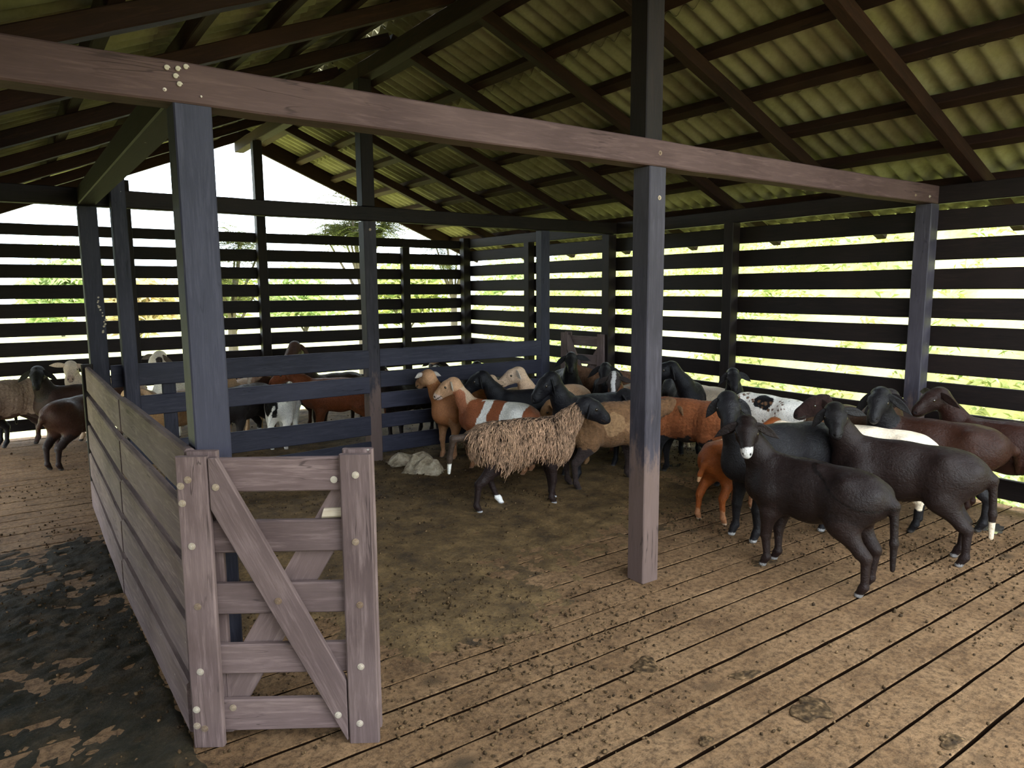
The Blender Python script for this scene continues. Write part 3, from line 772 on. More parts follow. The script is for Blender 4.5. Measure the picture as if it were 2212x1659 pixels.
for k in range(14):
    t = k / 13; snail((.600 + .018*math.sin(t*5) + rsn.uniform(-.008, .008), 6.085, 1.30 + .26*t + rsn.uniform(-.008, .008)), 'pale snail shell on the dark post at the far end of the aisle fence', 'snails on the aisle fence post', rsn.uniform(.006, .011))
for (px, pz) in ((.50, 2.318), (.533, 2.320), (.558, 2.330), (.525, 2.296), (.535, 2.272)):
    snail((px, 2.630, pz), 'pale snail shell clustered on the long near beam above the blue-grey post', 'snails on the near beam', .011)
bolt('bolt', (2.80, 2.631, 2.283), (0, -1, 0), .012, bo); bolt('bolt', (5.45, 2.631, 2.255), (0, -1, 0), .010, bo); bolt('bolt', (5.66, 2.631, 2.26), (0, -1, 0), .010, bo)
bolt('bolt', (.49, 2.631, 2.25), (0, -1, 0), .006, bo); bolt('bolt', (.60, 2.631, 2.243), (0, -1, 0), .006, bo)

# ---- roof
roof = empty('roof', (0, 0, 0), 'gabled barn roof of corrugated sheets on dark rafters', 'roof', kind='structure')
EAVE, YE0, YE1 = 6.66, .70, 10.32
EAL = 2*RIDGE - 6.66 - .9
RD, PD = .095, .072; AMP = .026
ry = [2.38 - 1.09 + 1.09*k for k in range(9)]; ry[-1] = 10.28
for yy in ry:
    for sgn in (1, -1):
        xe = EAVE - .03 if sgn > 0 else EAL + .05
        xr = RIDGE + .005*sgn
        a = Vector((xr, yy, roof_z(xr + .0001*sgn, RD/2))); b_ = Vector((xe, yy, roof_z(xe, RD/2)))
        if yy == ry[-1]:
            dz = (PD + 2*AMP + .02) / 2; timber('barge_rafter', a + Vector((0, 0, dz / COS)), b_ + Vector((0, 0, dz / COS)), .05, RD + PD + 2*AMP + .02, 'roof_timber', roof, up=(SL*sgn, 0, 1), wob=.002)
        else: timber('rafter', a, b_, .085, RD, 'roof_timber', roof, up=(SL*sgn, 0, 1), wob=.002)
for k in range(9):
    for sgn in (1, -1):
        px = RIDGE + sgn * (.32 + .4985*k)
        if sgn > 0 and px > EAVE - .05: continue
        if k > 8: continue
        zz = roof_z(px, RD + PD/2)
        timber('purlin', (px, YE0 + .05, zz), (px, YE1 - .07, zz), .085, PD, 'roof_timber', roof, up=(SL*sgn, 0, 1), wob=.002)
for y0, y1 in ((YE0, 2.72), (2.72, 6.15), (6.15, YE1 - .08)):
    timber('ridge_beam', (RIDGE, y0, 3.51), (RIDGE, y1 - .004, 3.51), .115, .135, 'roof_timber', roof, wob=.003)
WAVE = .147
def sheet(sgn, d0, d1, lift):
    """one course of corrugated sheets, d measured down the slope from the ridge"""
    ys = np.arange(YE0, YE1 + .001, WAVE / 12)
    wv = AMP * np.cos(2*np.pi*ys/WAVE)
    V = []; n = len(ys)
    for layer in (0, .006):
        for d in (d0, (d0+d1)/2, d1):
            x = RIDGE + sgn * d
            z = roof_z(x, RD + PD + AMP + .003 + lift + layer)
            V.append(np.stack([np.full(n, x), ys, z + wv], 1))
    F = []
    ar = np.arange(n - 1)
    def strip(r0, r1, flip):
        f = np.stack([r0*n+ar, r0*n+ar+1, r1*n+ar+1, r1*n+ar], 1)
        return f[:, ::-1] if flip else f
    for a, c in ((0, 1), (1, 2)): F.append(strip(a, c, sgn < 0)); F.append(strip(a+3, c+3, sgn > 0))
    F.append(strip(2, 5, sgn < 0)); F.append(strip(0, 3, sgn > 0))
    return link('roof_sheet', mesh_from('roof_sheet', np.concatenate(V), np.concatenate(F)), roof, 'roof_sheet')
slope_len = EAVE - RIDGE
for k in range(4):
    sheet(1, .05 + k*slope_len/4, (k+1)*slope_len/4 + (.17 if k < 3 else 0), .0068*(3-k) + .001)
sl_l = RIDGE - EAL
for k in range(5):
    sheet(-1, .05 + k*sl_l/5, (k+1)*sl_l/5 + (.17 if k < 4 else 0), .0068*(4-k) + .001)
# ridge capping, broken out in a few places
zr = roof_z(RIDGE, RD + PD + 2*AMP + .055)
V, F = [], []
ys = np.arange(YE0, YE1, .045)
for i, yy in enumerate(ys):
    for dx, dz in ((-.20, -.075), (-.075, -.026), (0, 0), (.075, -.026), (.20, -.075)): V.append((RIDGE + dx, yy, zr + dz))
def broken(yy): return any(abs(yy - c) < w for c, w in ((4.62, .07), (4.86, .05), (5.08, .05), (5.98, .10), (6.16, .03), (7.3, .05), (9.7, .06)))
for i in range(len(ys) - 1):
    for j in range(4):
        if j in (1, 2) and broken(ys[i]): continue
        F.append((i*5+j, i*5+j+1, (i+1)*5+j+1, (i+1)*5+j))
cap = link('ridge_cap', mesh_from('ridge_cap', np.array(V), np.array(F)), roof, 'roof_sheet')
md = cap.modifiers.new('thick', 'SOLIDIFY'); md.thickness = .006

# ---------------------------------------------------------------- pen fences
fe = empty('rail_fence', (.75, 6.13, 0), 'dark horizontal rail fence from the aisle to the middle post, third rail missing', 'fence')
for z0, z1 in ((.885, 1.052), (.655, .808), (.262, .440)):
    timber('rail', (.63, 6.082, (z0+z1)/2), (2.70, 6.082, (z0+z1)/2 + .003), .032, z1 - z0, 'pen_timber', fe, wob=.002)
r_ = timber('rail', (.95, 6.082, .10), (2.70, 6.082, .135), .032, .14, 'pen_timber', fe, wob=.002); r_['label'] = 'bottom rail sagging away from the rail above'
timber('upright', (1.025, 6.118, .2), (1.025, 6.118, .95), .03, .10, 'pen_timber', fe, up=(1, 0, 0))
fe2 = empty('rail_fence', (3.7, 6.13, 0), 'dark horizontal rail fence of five rails right of the middle post', 'fence')
for z0, z1 in ((.895, 1.058), (.700, .850), (.50, .648), (.315, .447), (.08, .235)):
    timber('rail', (2.825, 6.112, (z0+z1)/2), (4.712, 6.112, (z0+z1)/2 - .004), .032, z1 - z0, 'pen_timber', fe2, wob=.002)

bf = empty('board_fence', (.47, 4.3, 0), 'low grey boarded fence running back along the aisle', 'fence')
for k, (z0, z1) in enumerate(((.880, 1.06), (.662, .846), (.452, .633), (.243, .424), (.020, .213))):
    lean = -.011*k
    timber('board', (.492 + lean, 2.63, (z0+z1)/2), (.470 + lean, 4.105, (z0+z1)/2 + .004), .036, z1 - z0, 'gate_timber', bf, wob=.0015, bev=.008)
    timber('board', (.466 + lean, 4.115, (z0+z1)/2 - .003), (.478 + lean*.6, 6.02, (z0+z1)/2 - .002), .036, z1 - z0, 'gate_timber', bf, wob=.0015, bev=.008)
timber('end_board', (.475, 6.05, 0), (.475, 6.05, 1.075), .04, .075, 'timber', bf, up=(1, 0, 0))
timber('end_board', (.468, 6.10, 0), (.468, 6.10, 1.07), .03, .055, 'pen_timber', bf, up=(1, 0, 0))

def gate(label, origin, ang, width, parent_bolts=True, height=1.05):
    """local x runs along the gate, y to its back"""
    g = empty('gate', origin, label, 'gate'); g.rotation_euler = (0, 0, ang)
    def L(name, x0, z0, x1, z1, yc, W, H, up=(0, 0, 1), cut0=0, cut1=0):
        p0, p1 = Vector((x0, yc, z0)), Vector((x1, yc, z1))
        R_ = Matrix.Translation(origin) @ Matrix.Rotation(ang, 4, 'Z')
        return timber(name, R_ @ p0, R_ @ p1, W, H, 'gate_timber', g, up=(R_.to_3x3() @ Vector(up)), bev=.005, wob=.001, cut0=cut0, cut1=cut1)
    w = width; T = .028
    for (x0, x1) in ((-.004, .102), (w - .106, w)):
        L('stile', (x0+x1)/2, 0, (x0+x1)/2, height, 0, T, x1 - x0, up=(1, 0, 0))
        L('stile', (x0+x1)/2 + .014*(1 if x0 < .1 else 0), .02, (x0+x1)/2 + .014*(1 if x0 < .1 else 0), height + .006, 2*T + .002, T, x1 - x0, up=(1, 0, 0))
    for z0, z1 in ((.918, 1.036), (.702, .815), (.478, .590), (.256, .366), (.040, .158)):
        L('rail', .03, (z0+z1)/2, w - .035, (z0+z1)/2, T + .001, T - .001, z1 - z0)
    # the braces: one on the face, one on the back
    def brace(xa, za, xb, zb, yc):
        R_ = Matrix.Translation(origin) @ Matrix.Rotation(ang, 4, 'Z')
        # outline cut plumb along both stiles
        s = 1 if xb > xa else -1
        out = [(xa, za), (xa + s*.028, za), (xb, zb + .225), (xb, zb), (xb - s*.004, zb), (xa, za - .178)]
        bm = bmesh.new(); lo = []; hi = []
        for x_, z_ in out:
            lo.append(bm.verts.new((x_, yc - T/2 + .001, z_))); hi.append(bm.verts.new((x_, yc + T/2 - .001, z_)))
        bm.faces.new(lo); bm.faces.new(hi[::-1])
        for i in range(len(out)): bm.faces.new((lo[i], hi[i], hi[(i+1) % len(out)], lo[(i+1) % len(out)]))
        bmesh.ops.recalc_face_normals(bm, faces=bm.faces)
        # turn the mesh so that its grain axis lies along the brace
        a = math.atan2(zb - za + .1, xb - xa); Q = Matrix.Rotation(-a, 4, 'Y')
        bm.transform(Q.inverted())
        bmesh.ops.bevel(bm, geom=[e for e in bm.edges], offset=.003, segments=1, affect='EDGES')
        me = bpy.data.meshes.new('brace'); bm.to_mesh(me); bm.free()
        return link('brace', me, g, 'gate_timber', R_ @ Q)
    brace(.105, 1.045, w - .11, .010, 0)
    brace(w - .11, .93, .105, .03, 2*T + .002)
    if parent_bolts:
        R_ = Matrix.Translation(origin) @ Matrix.Rotation(ang, 4, 'Z')
        nrm = R_.to_3x3() @ Vector((0, -1, 0))
        for x_, z_, yy in ((.037, .972, 0), (.012, .951, 0), (.014, .891, 0), (.128, .945, 0), (.518, .958, 1), (.597, .980, 0), (.589, .745, 0), (.036, .740, 0), (.317, .538, 0), (.042, .524, 0), (.596, .518, 0),
                          (.036, .285, 0), (.014, .144, 0), (.012, .083, 0), (.038, .072, 0), (.130, .131, 1), (.506, .110, 0), (.581, .076, 0), (.592, .290, 0)):
            bolt('bolt', R_ @ Vector((x_, -T/2 + (T if yy else 0), z_)), nrm, .0125, g)
    return g
gu = Vector((.835, -.55, 0)); gang = math.atan2(gu.y, gu.x)
gate('small weathered barred gate with diagonal brace in front of the boarded fence', (.44, 2.572, 0), gang, .648)
R_ = Matrix.Translation((.44, 2.572, 0)) @ Matrix.Rotation(gang, 4, 'Z')
o = timber('wood_block', R_ @ Vector((.470, .045, .833)), R_ @ Vector((.60, .050, .836)), .04, .034, 'pale_wood', bev=.008, wob=.004, cut0=.01)
o.location.z = .833; tag(o, 'pale split wood block resting on the second bar of the gate', 'wood block')
gate('open inner gate with diagonal braces standing before the right wall', (5.62, 6.86, 0), math.radians(-84), .70, False, 1.07)
# ---------------------------------------------------------------- things on the floor
def sack(label, x, y, L, W, H, rot, seed, tip=.0):
    n = 64
    g = np.linspace(-1, 1, n); A, B = np.meshgrid(g, g, indexing='ij')
    r = np.maximum(np.abs(A), np.abs(B)) * .5 + np.hypot(A, B) * .5
    dome = np.clip(1 - r ** 2.2, 0, 1)
    n1 = fbm(A*1.6 + 5, B*1.6 + 5, seed, 3, .5) - .5; n2 = np.abs(fbm(A*2.6+9, B*2.6+3, seed+5, 3, .6) - .5)
    tri = lambda u: np.abs((u % 2) - 1)
    rk = np.random.RandomState(seed)
    Zt = 0
    for k in range(4):
        a = rk.uniform(0, math.pi) if k else .5; q = rk.uniform(.75, 1.15) * (1 + .55*k)
        Zt = Zt + tri(q*(A*math.cos(a) + B*math.sin(a)) + rk.uniform(0, 2) + .35*n1 if k else A*.2 + B*.95 + .3*n1) ** 1.2 * (.62, .30, .22, .12)[k]
    Zt = H * dome ** .45 * (Zt - .12*n2) + .004
    Zt = np.maximum(Zt, .003 + .010*np.abs(n1))
    Xs = A * L/2 * (1 + .25*n1) + .03*n2; Ys = B * W/2 * (1 + .35*n1)
    V = np.concatenate([np.stack([Xs, Ys, Zt], -1).reshape(-1, 3), np.stack([Xs*.98, Ys*.98, np.zeros_like(Zt) + .001], -1).reshape(-1, 3)])
    I = np.arange(n*n).reshape(n, n)
    F = np.stack([I[:-1, :-1], I[1:, :-1], I[1:, 1:], I[:-1, 1:]], -1).reshape(-1, 4)
    ring = np.concatenate([I[:-1, 0], I[-1, :-1], I[:0:-1, -1], I[0, :0:-1]])
    rn = np.roll(ring, -1)
    S_ = np.stack([ring + n*n, rn + n*n, rn, ring], 1)
    o = link('sack', mesh_from('sack', V, np.concatenate([F, F[:, ::-1] + n*n, S_]), smooth=True), None, 'sack', Matrix.Translation((x, y, .012)) @ Matrix.Rotation(rot, 4, 'Z'))
    tag(o, label, 'sack')
sack('crumpled pale plastic sack lying on the dung near the middle post', 2.92, 5.46, .34, .26, .17, -.9, 3)
sack('flattened dirty sack behind the pale crumpled one, against the fence', 2.98, 5.84, .42, .24, .11, -.2, 8)

def puddle(label, x, y, r, sq, rot):
    bm = bmesh.new(); vs = []
    for k in range(48):
        a = 2*math.pi*k/48; q = r*(1 + .22*math.sin(3*a+x*9) + .14*math.sin(7*a+y*5) + .08*math.sin(13*a))
        vs.append(bm.verts.new((q*math.cos(a), q*sq*math.sin(a), 0)))
    f = bm.faces.new(vs); e = bmesh.ops.extrude_face_region(bm, geom=[f]); bmesh.ops.translate(bm, verts=[v for v in e['geom'] if isinstance(v, bmesh.types.BMVert)], vec=(0, 0, -.006))
    bmesh.ops.recalc_face_normals(bm, faces=bm.faces)
    me = bpy.data.meshes.new('puddle'); bm.to_mesh(me); bm.free()
    tag(link('puddle', me, None, 'puddle', Matrix.Translation((x, y, .0075)) @ Matrix.Rotation(rot, 4, 'Z')), label, 'puddle')
puddle('shiny wet puddle on the boards at the foot of the right wall', 5.25, 1.90, .10, .7, .3)
puddle('small shining puddle in the dung beyond the centre post', 4.88, 4.32, .085, .5, .2)
pat('round dark dung pat on the open boards right of the centre post', 2.12, 2.02, .075, .62, .1)
pat('wide dark dung pat beside the lower right floor gap', 2.40, 1.42, .085, .8, .5)
pat('small dark dung pat low in the middle of the floor', 1.92, 1.53, .028, .8, .2)
pat('greenish dung smear between the two larger pats', 2.40, 1.72, .06, .5, -.3)
pat('dark dung pat under the front black sheep', 3.52, 2.43, .08, .6, -.2)
pat('dung pat at the right edge of the floor', 2.62, 1.02, .05, .7, 0)

# ---------------------------------------------------------------- outside
GZ = -.55
bm = bmesh.new(); bmesh.ops.create_grid(bm, x_segments=120, y_segments=120, size=90)
for v in bm.verts:
    d = max(0, math.hypot(v.co.x - 2, v.co.y - 4) - 9)
    v.co.z = GZ + .25*math.sin(v.co.x*.21)*math.sin(v.co.y*.17)*min(1, d/10)
bm.faces.ensure_lookup_table()
me = bpy.data.meshes.new('ground'); bm.to_mesh(me); bm.free()
tag(link('ground', me, None, 'grass'), 'bright green grass field around the barn', 'ground', kind='structure')
bm = bmesh.new(); bmesh.ops.create_grid(bm, x_segments=24, y_segments=24, size=1)  # unseen dark ground, added to dim the light bounced onto the roof
for v in bm.verts:
    a = math.atan2(v.co.y, v.co.x); k = 1 + .08*math.sin(3*a) + .05*math.sin(7*a)
    v.co = Vector((-1.2 + v.co.x*8.2*k, -1.2 + v.co.y*9.0*k, GZ + .012)); v.co.x = min(v.co.x, 6.0 - max(0, v.co.y + .9)*1.5)
me = bpy.data.meshes.new('unseen_yard'); bm.to_mesh(me); bm.free()
tag(link('unseen_yard', me, None, 'unseen_yard'), 'dark earth added out of view before the barn to cut bounced light', 'unseen_yard', kind='structure')
# the grassy bank behind the right wall
bm = bmesh.new()
rows = []
for i in range(60):
    y = -14 + 34 * i / 59; row = []
    for j in range(30):
        x = 7.6 + 16 * j / 29; t = j / 29
        h = 10.5 * (1 - math.exp(-t*2.0)) * (.8 + .25*math.sin(y*.5) + .1*math.sin(y*1.7+x)) * min(1, max(0, (19.5 - y) / 7))
        row.append(bm.verts.new((x, y, GZ - .02 + h)))
    rows.append(row)
for r0, r1 in zip(rows, rows[1:]):
    for k in range(29): bm.faces.new((r0[k], r0[k+1], r1[k+1], r1[k]))
me = bpy.data.meshes.new('grass_bank'); bm.to_mesh(me); bm.free()
for p in me.polygons: p.use_smooth = True
tag(link('grass_bank', me, None, 'grass'), 'sunlit grassy bank rising behind the right wall', 'bank', kind='structure')

def leaves(pts, nrm_up, L, W, rs, lean=1.0):
    """one pointed blade or leaf per point"""
    n = len(pts)
    d = rs.normal(size=(n, 3)) * np.array([1, 1, .5]) + np.array([0, 0, nrm_up]); d /= np.linalg.norm(d, axis=1)[:, None]
    s = np.cross(d, rs.normal(size=(n, 3))); s /= np.linalg.norm(s, axis=1)[:, None] + 1e-9
    l = L * rs.uniform(.6, 1.4, n)[:, None]; w = W * rs.uniform(.6, 1.4, n)[:, None]
    a = pts; b = pts + d*l*.45 + s*w*.5; c = pts + d*l; e = pts + d*l*.45 - s*w*.5
    c = c + np.array([0, 0, -1]) * l * .25 * lean
    V = np.stack([a, b, c, e], 1).reshape(-1, 3)
    return V, np.arange(4*n).reshape(n, 4)
rs = np.random.RandomState(11)
def bank_h(x, y):
    t = np.clip((x - 7.6) / 16, 0, 1)
    return GZ + 10.5*(1-np.exp(-t*2.0))*(.8+.25*np.sin(y*.5)+.1*np.sin(y*1.7+x))*np.clip((19.5-y)/7, 0, 1)
n = 60000
x = 7.2 + 8.5 * rs.rand(n) ** 1.4; y = rs.uniform(-4, 13.2, n)
keep = fbm(x*.9, y*.9, 31, 4) > .40
x, y = x[keep], y[keep]
V, F = leaves(np.stack([x, y, bank_h(x, y) + rs.uniform(-.02, .30, len(x))], 1), .5, .13, .035, rs)
tag(link('undergrowth', mesh_from('undergrowth', V, F, False), None, 'leaf'), 'leafy weeds and long grass growing over the bank', 'undergrowth', kind='stuff')
n = 5000
x = rs.uniform(6.3, 7.6, n); y = rs.uniform(-1.5, 9, n)
V, F = leaves(np.stack([x, y, GZ + rs.uniform(0, .42, n)], 1), .8, .17, .05, rs)
tag(link('weeds', mesh_from('weeds', V, F, False), None, 'bush_leaf'), 'broad-leaved weeds close along the foot of the right wall', 'weeds', kind='stuff')

def tube(bm, p0, p1, r0, r1, sg=7):
    p0, p1 = Vector(p0), Vector(p1); z = (p1 - p0).normalized(); x = z.orthogonal().normalized(); y = z.cross(x)
    a = [bm.verts.new(p0 + (x*math.cos(t) + y*math.sin(t))*r0) for t in [2*math.pi*k/sg for k in range(sg)]]
    b = [bm.verts.new(p1 + (x*math.cos(t) + y*math.sin(t))*r1) for t in [2*math.pi*k/sg for k in range(sg)]]
    for k in range(sg): bm.faces.new((a[k], a[(k+1) % sg], b[(k+1) % sg], b[k]))
    bm.faces.new(b)
def feather_tree(label, x, y, h, spread, seed, nbr=46, nleaf=1.0):
    """a loose tree with long drooping feathery leaves"""
    r = random.Random(seed); rs = np.random.RandomState(seed)
    t = empty('feathery_tree', (x, y, GZ), label, 'tree')
    bm = bmesh.new(); tips = []
    base = Vector((x, y, GZ)); top = base + Vector((0, 0, h*.45))
    tube(bm, base, top, .13, .08)
    for k in range(9):
        a = 2*math.pi*k/9 + r.uniform(-.3, .3); q = top + Vector((math.cos(a)*spread*r.uniform(.35, .6), math.sin(a)*spread*r.uniform(.35, .6), h*r.uniform(.12, .45)))
        tube(bm, top - Vector((0, 0, r.uniform(0, h*.12))), q, .04, .016, 6)
        for j in range(nbr // 9):
            e = q + Vector((r.gauss(0, .32), r.gauss(0, .32), r.gauss(.02, .22)))*spread*.8
            tube(bm, q, e, .010, .004, 5); tips.append((q, e))
    me = bpy.data.meshes.new('trunk'); bm.to_mesh(me); bm.free(); link('trunk', me, t, 'bark')
    P = []; D = []
    for q, e in tips:
        for j in range(9):
            s = q.lerp(e, .2 + .8*j/8); a = r.uniform(0, 6.28)
            d = Vector((math.cos(a), math.sin(a), r.uniform(-.2, .5))).normalized(); L = r.uniform(.35, .7)
            for i in range(15):
                u = i/14; c = s + d*L*u + Vector((0, 0, -.28*L*u*u*2))
                for sd in (-1, 1):
                    P.append(c); D.append((d.cross(Vector((0, 0, 1)))*sd*.9 + d*.5).normalized())
    P = np.array(P); D = np.array(D); n = len(P)
    l = rs.uniform(.07, .14, n)[:, None]; w = np.cross(D, [0, 0, 1.0]) * .013
    V = np.stack([P, P + D*l*.5 + w, P + D*l + [0, 0, -.008], P + D*l*.5 - w], 1).reshape(-1, 3)
    link('foliage', mesh_from('foliage', V, np.arange(4*n).reshape(n, 4), False), t, 'feather_leaf')
    return t
feather_tree('feathery light green tree beyond the far gable, right of its king post', 7.0, 16.0, 5.3, 1.35, 3, 126)
feather_tree('feathery tree beyond the far gable, in front of the taller one', 3.9, 15.6, 3.6, 1.0, 8, 72)
feather_tree('sparse feathery tree beyond the gable near the corner post', 10.6, 17.8, 4.6, 1.2, 14, 81)

def bush(label, x, y, w, h, seed, mat='bush_leaf', n=2600, L=.30):
    rs = np.random.RandomState(seed); t = empty('bush', (x, y, GZ), label, 'bush')
    bm = bmesh.new()
    for k in range(5):
        a = rs.uniform(0, 6.28); tube(bm, (x, y, GZ), (x + math.cos(a)*w*.3, y + math.sin(a)*w*.3, GZ + h*rs.uniform(.5, .8)), .06, .02, 5)
    me = bpy.data.meshes.new('stem'); bm.to_mesh(me); bm.free(); link('stem', me, t, 'bark')
    c = np.clip(rs.normal(size=(14, 3)), -1.2, 1.2) * np.array([w*.19, w*.19, h*.17]) + np.array([x, y, GZ + h*.55])
    k = rs.randint(0, 14, n); d = rs.normal(size=(n, 3)); d /= np.linalg.norm(d, axis=1)[:, None]
    P = c[k] + d * (rs.uniform(.5, 1, n) ** .5)[:, None] * np.array([w*.26, w*.26, h*.26])
    P[:, 2] = np.maximum(P[:, 2], GZ + .02)
    V, F = leaves(P, .2, L, L*.4, rs)
    link('foliage', mesh_from('foliage', V, F, False), t, mat)
k = 0
spec = [(-2.4, 36, 4.6, 3.3, 'wide green bush on the horizon seen through the far left slats', 'bush_leaf'), (2.3, 40, 3.6, 4.7, 'round-topped distant tree rising above the far left slats', 'bush_leaf'),
        (4.4, 33, 3.6, 3.0, 'rusty tinted bush on the horizon left of the blue-grey post', 'dry_leaf'), (8.2, 36, 3.9, 3.0, 'pale green bush on the horizon behind the blue-grey post', 'leaf'),
        (12.6, 36, 4.4, 3.5, 'green bush on the horizon behind the far king post', 'bush_leaf'), (17.4, 34, 4.8, 3.7, 'yellow green bush beyond the feathery trees', 'leaf'), (22.8, 32, 5.2, 4.2, 'broad green bush beyond the corner of the barn', 'bush_leaf'),
        (-7.2, 34, 4.6, 3.2, 'low green bush at the far left horizon', 'leaf')]
for i, (x, y, w, h, lab, mt) in enumerate(spec): bush(lab, x, y, w, h, 50 + i, mt, 3200, .42)
# ---------------------------------------------------------------- the flock
def camaz(x, y): return math.degrees(math.atan2(y, x)) + 180     # azimuth from a point back to the camera
BLK = (.0095, .0085, .0095); BRN = (.035, .018, .013); RED = (.26, .085, .028); TAN = (.58, .38, .22); CRM = (.86, .72, .54); WHT = (.90, .86, .78); CHO = (.055, .028, .018)
black = dict(base=BLK, hoof=(.35, .34, .33))
# near group, right of the centre post
sheep('sheep', 'nearest black sheep with a white muzzle, facing the camera, in front', (3.575, 2.165), 93, 0.97, dict(base=(.0105, .0062, .0056), muzzle=(.42, .40, .38), hoof=(.22, .21, .20), legs=(.0145, .0080, .0068)), neck=(138, 62), head=(219, 35), res=.0062,
      ears=(28, 32), earlen=.15, legs=((-.01, 0), (.0, .02), (-.03, 0), (.01, .0)), tail=(.0, .36))
sheep('sheep', 'tall black sheep looking at the camera behind the nearest one', (4.059, 2.687), 166, 1.08, dict(black, base=(.010, .009, .0105)), neck=(172, 62), head=(222, 30), res=.0075, ears=(48, 55), earlen=.115, legs=((0, 0), (.03, 0), (.04, 0), (-.04, 0)))
sheep('sheep', 'large dark brown sheep with pale tail tip facing the camera', (4.370, 2.060), 104, 1.0, dict(base=(.0135, .0078, .0068), head=(.009, .0075, .0078), tailtip=(.55, .45, .33), hoof=(.2, .19, .18)), neck=(150, 60), head=(216, 28), res=.0068,
      ears=(8, 55), earlen=.13, legs=((0, 0), (0, 0), (-.03, 0), (.02, 0)), tail=(-.02, .36))
sheep('sheep', 'cream sheep with black feet standing between two dark sheep, head hidden', (4.729, 2.475), 108, .98, dict(base=CRM, shin=BLK, shin_below=.17, legs=CRM, head=CRM), neck=(110, 5), head=(110, 60), res=.0095)
sheep('sheep', 'dark brown sheep with a black drooping-eared head behind the cream sheep', (5.103, 2.240), 106, 1.04, dict(base=(.026, .0095, .0055), head=BLK, neck=BLK, legs=BLK), neck=(195, 58), head=(196, 34), res=.0085, ears=(38, 55), earlen=.17, tail=(-.25, .2))
sheep('sheep', 'brown sheep at the right wall looking left, ear pointing back', (5.580, 1.920), 100, 1.0, dict(base=(.024, .0085, .0055), head=(.018, .0080, .0062)), neck=(108, 55), head=(150, 30), res=.0095, ears=(20, 0), earlen=.17)
sheep('sheep', 'dark brown sheep in profile with a woolly tan neck behind the black heads', (5.126, 3.049), 215, .95, dict(base=(.20, .11, .06), head=(.020, .0085, .0068), neck=(.16, .085, .045)), neck=(200, 55), head=(148, 22), res=.0095, wool=.008, ears=(25, 25))
sheep('sheep', 'black-headed sheep almost hidden behind the dark brown profile', (5.550, 2.968), 250, .95, dict(base=(.09, .05, .03), head=(.022, .017, .017)), neck=(205, 60), head=(152, 30), res=.011, ears=(5, 0), earlen=.15)
sheep('sheep', 'white sheep speckled brown with one round black patch', (5.270, 3.640), 86, 1.02, dict(base=WHT, spots=[(.0, .085, .635, .078, BLK)], speckle=((.16, .085, .045), 300, .0115), head=BLK), neck=(92, -18), head=(95, 55), res=.0085)
sheep('sheep', 'black-faced sheep with a cream chest standing against the right wall', (5.520, 4.420), 258, .97, dict(base=CRM, head=BLK, neck=BLK, neck_from=.10), neck=(205, 66), head=(226, 30), res=.0095, ears=(30, 55), earlen=.13)
sheep('sheep', 'sleek black sheep in profile facing left right of the centre post', (5.470, 4.760), 236, 1.06, dict(base=(.0085, .008, .0095)), neck=(160, 50), head=(144, 20), res=.0085, ears=(50, 50), earlen=.12)
sheep('sheep', 'reddish brown sheep right of the centre post, its head out of sight', (4.635, 3.961), 105, 1.0, dict(base=(.21, .068, .024), belly=(.02, .015, .012), legs=BLK, legs_below=.36, head=BLK), neck=(128, 20), head=(150, 50), res=.0085, wool=.003)
sheep('sheep', 'woolly light brown sheep whose back shows beside the centre post', (4.854, 4.182), 112, .92, dict(base=(.27, .15, .08)), neck=(112, 10), head=(112, 60), res=.0105, wool=.012)
sheep('sheep', 'small red-brown lamb seen from behind, pale hooves', (4.110, 3.130), 12, .84, dict(base=(.22, .058, .013), shin=(.30, .13, .06), shin_below=.12, hoof=(.5, .36, .25), tailtip=(.62, .36, .2), spots=[(-.1, 0, .69, .09, (.55, .36, .22))]), neck=(-20, 30), head=(-10, 50), res=.008,
      legs=((0, 0), (0, 0), (.0, .05), (.0, -.02)), tail=(.05, .15))
# group left of the centre post
sheep('sheep', 'shaggy brown sheep with a black head and white tail tip, in profile', (3.050, 4.190), -14, .955, dict(base=(.05, .028, .02), hs=1.16, head=(.0095, .0085, .0105), legs=(.019, .011, .010), legs_below=.40, sock=(2, (.82, .80, .77)), tailtip=(.85, .82, .75), tail=(.06, .04, .03), hoof=(.35, .35, .36)), neck=(-18, 38), head=(-32, 30), res=.0072,
      legs=((.05, .0), (-.02, 0), (.15, .0), (-.08, .0)), ears=(70, 70), earlen=.10, tail=(.10, .30, .10), fleece=dict(n=4400, c=(.46, .28, .175)))
sheep('sheep', 'brown woolly sheep with tan patches behind the shaggy one', (3.950, 4.237), -14, 1.0, dict(base=(.145, .076, .036), spots=[(.0, -.14, .52, .09, (.24, .14, .07)), (.18, -.12, .5, .07, (.23, .13, .065))], legs=(.03, .02, .018), legs_below=.33), neck=(-15, 10), head=(-15, 50), res=.0095, wool=.007)
sheep('sheep', 'chestnut sheep with white belts and a pale face looking left', (3.500, 5.140), 116, .93, dict(base=(.27, .085, .035), bands=[(.04, .17, WHT), (-.30, -.06, WHT)], neck=(.36, .13, .065), neck_from=.03, head=(.52, .30, .17), throat=(.60, .42, .28), muzzle=(.55, .40, .33), legs=(.38, .18, .09), hoof=(.35, .22, .15), ear=(.48, .40, .32)), neck=(140, 56), head=(150, 32), res=.0078,
      ears=(35, 0), earlen=.10)
sheep('sheep', 'tan brown sheep standing against the pen fence, chest to the camera', (3.581, 5.840), 196, .97, dict(base=(.33, .13, .05), head=(.48, .26, .14), legs=(.40, .20, .10), ear=(.45, .40, .36)), neck=(172, 60), head=(95, 25), res=.0085, ears=(8, 10), earlen=.10)
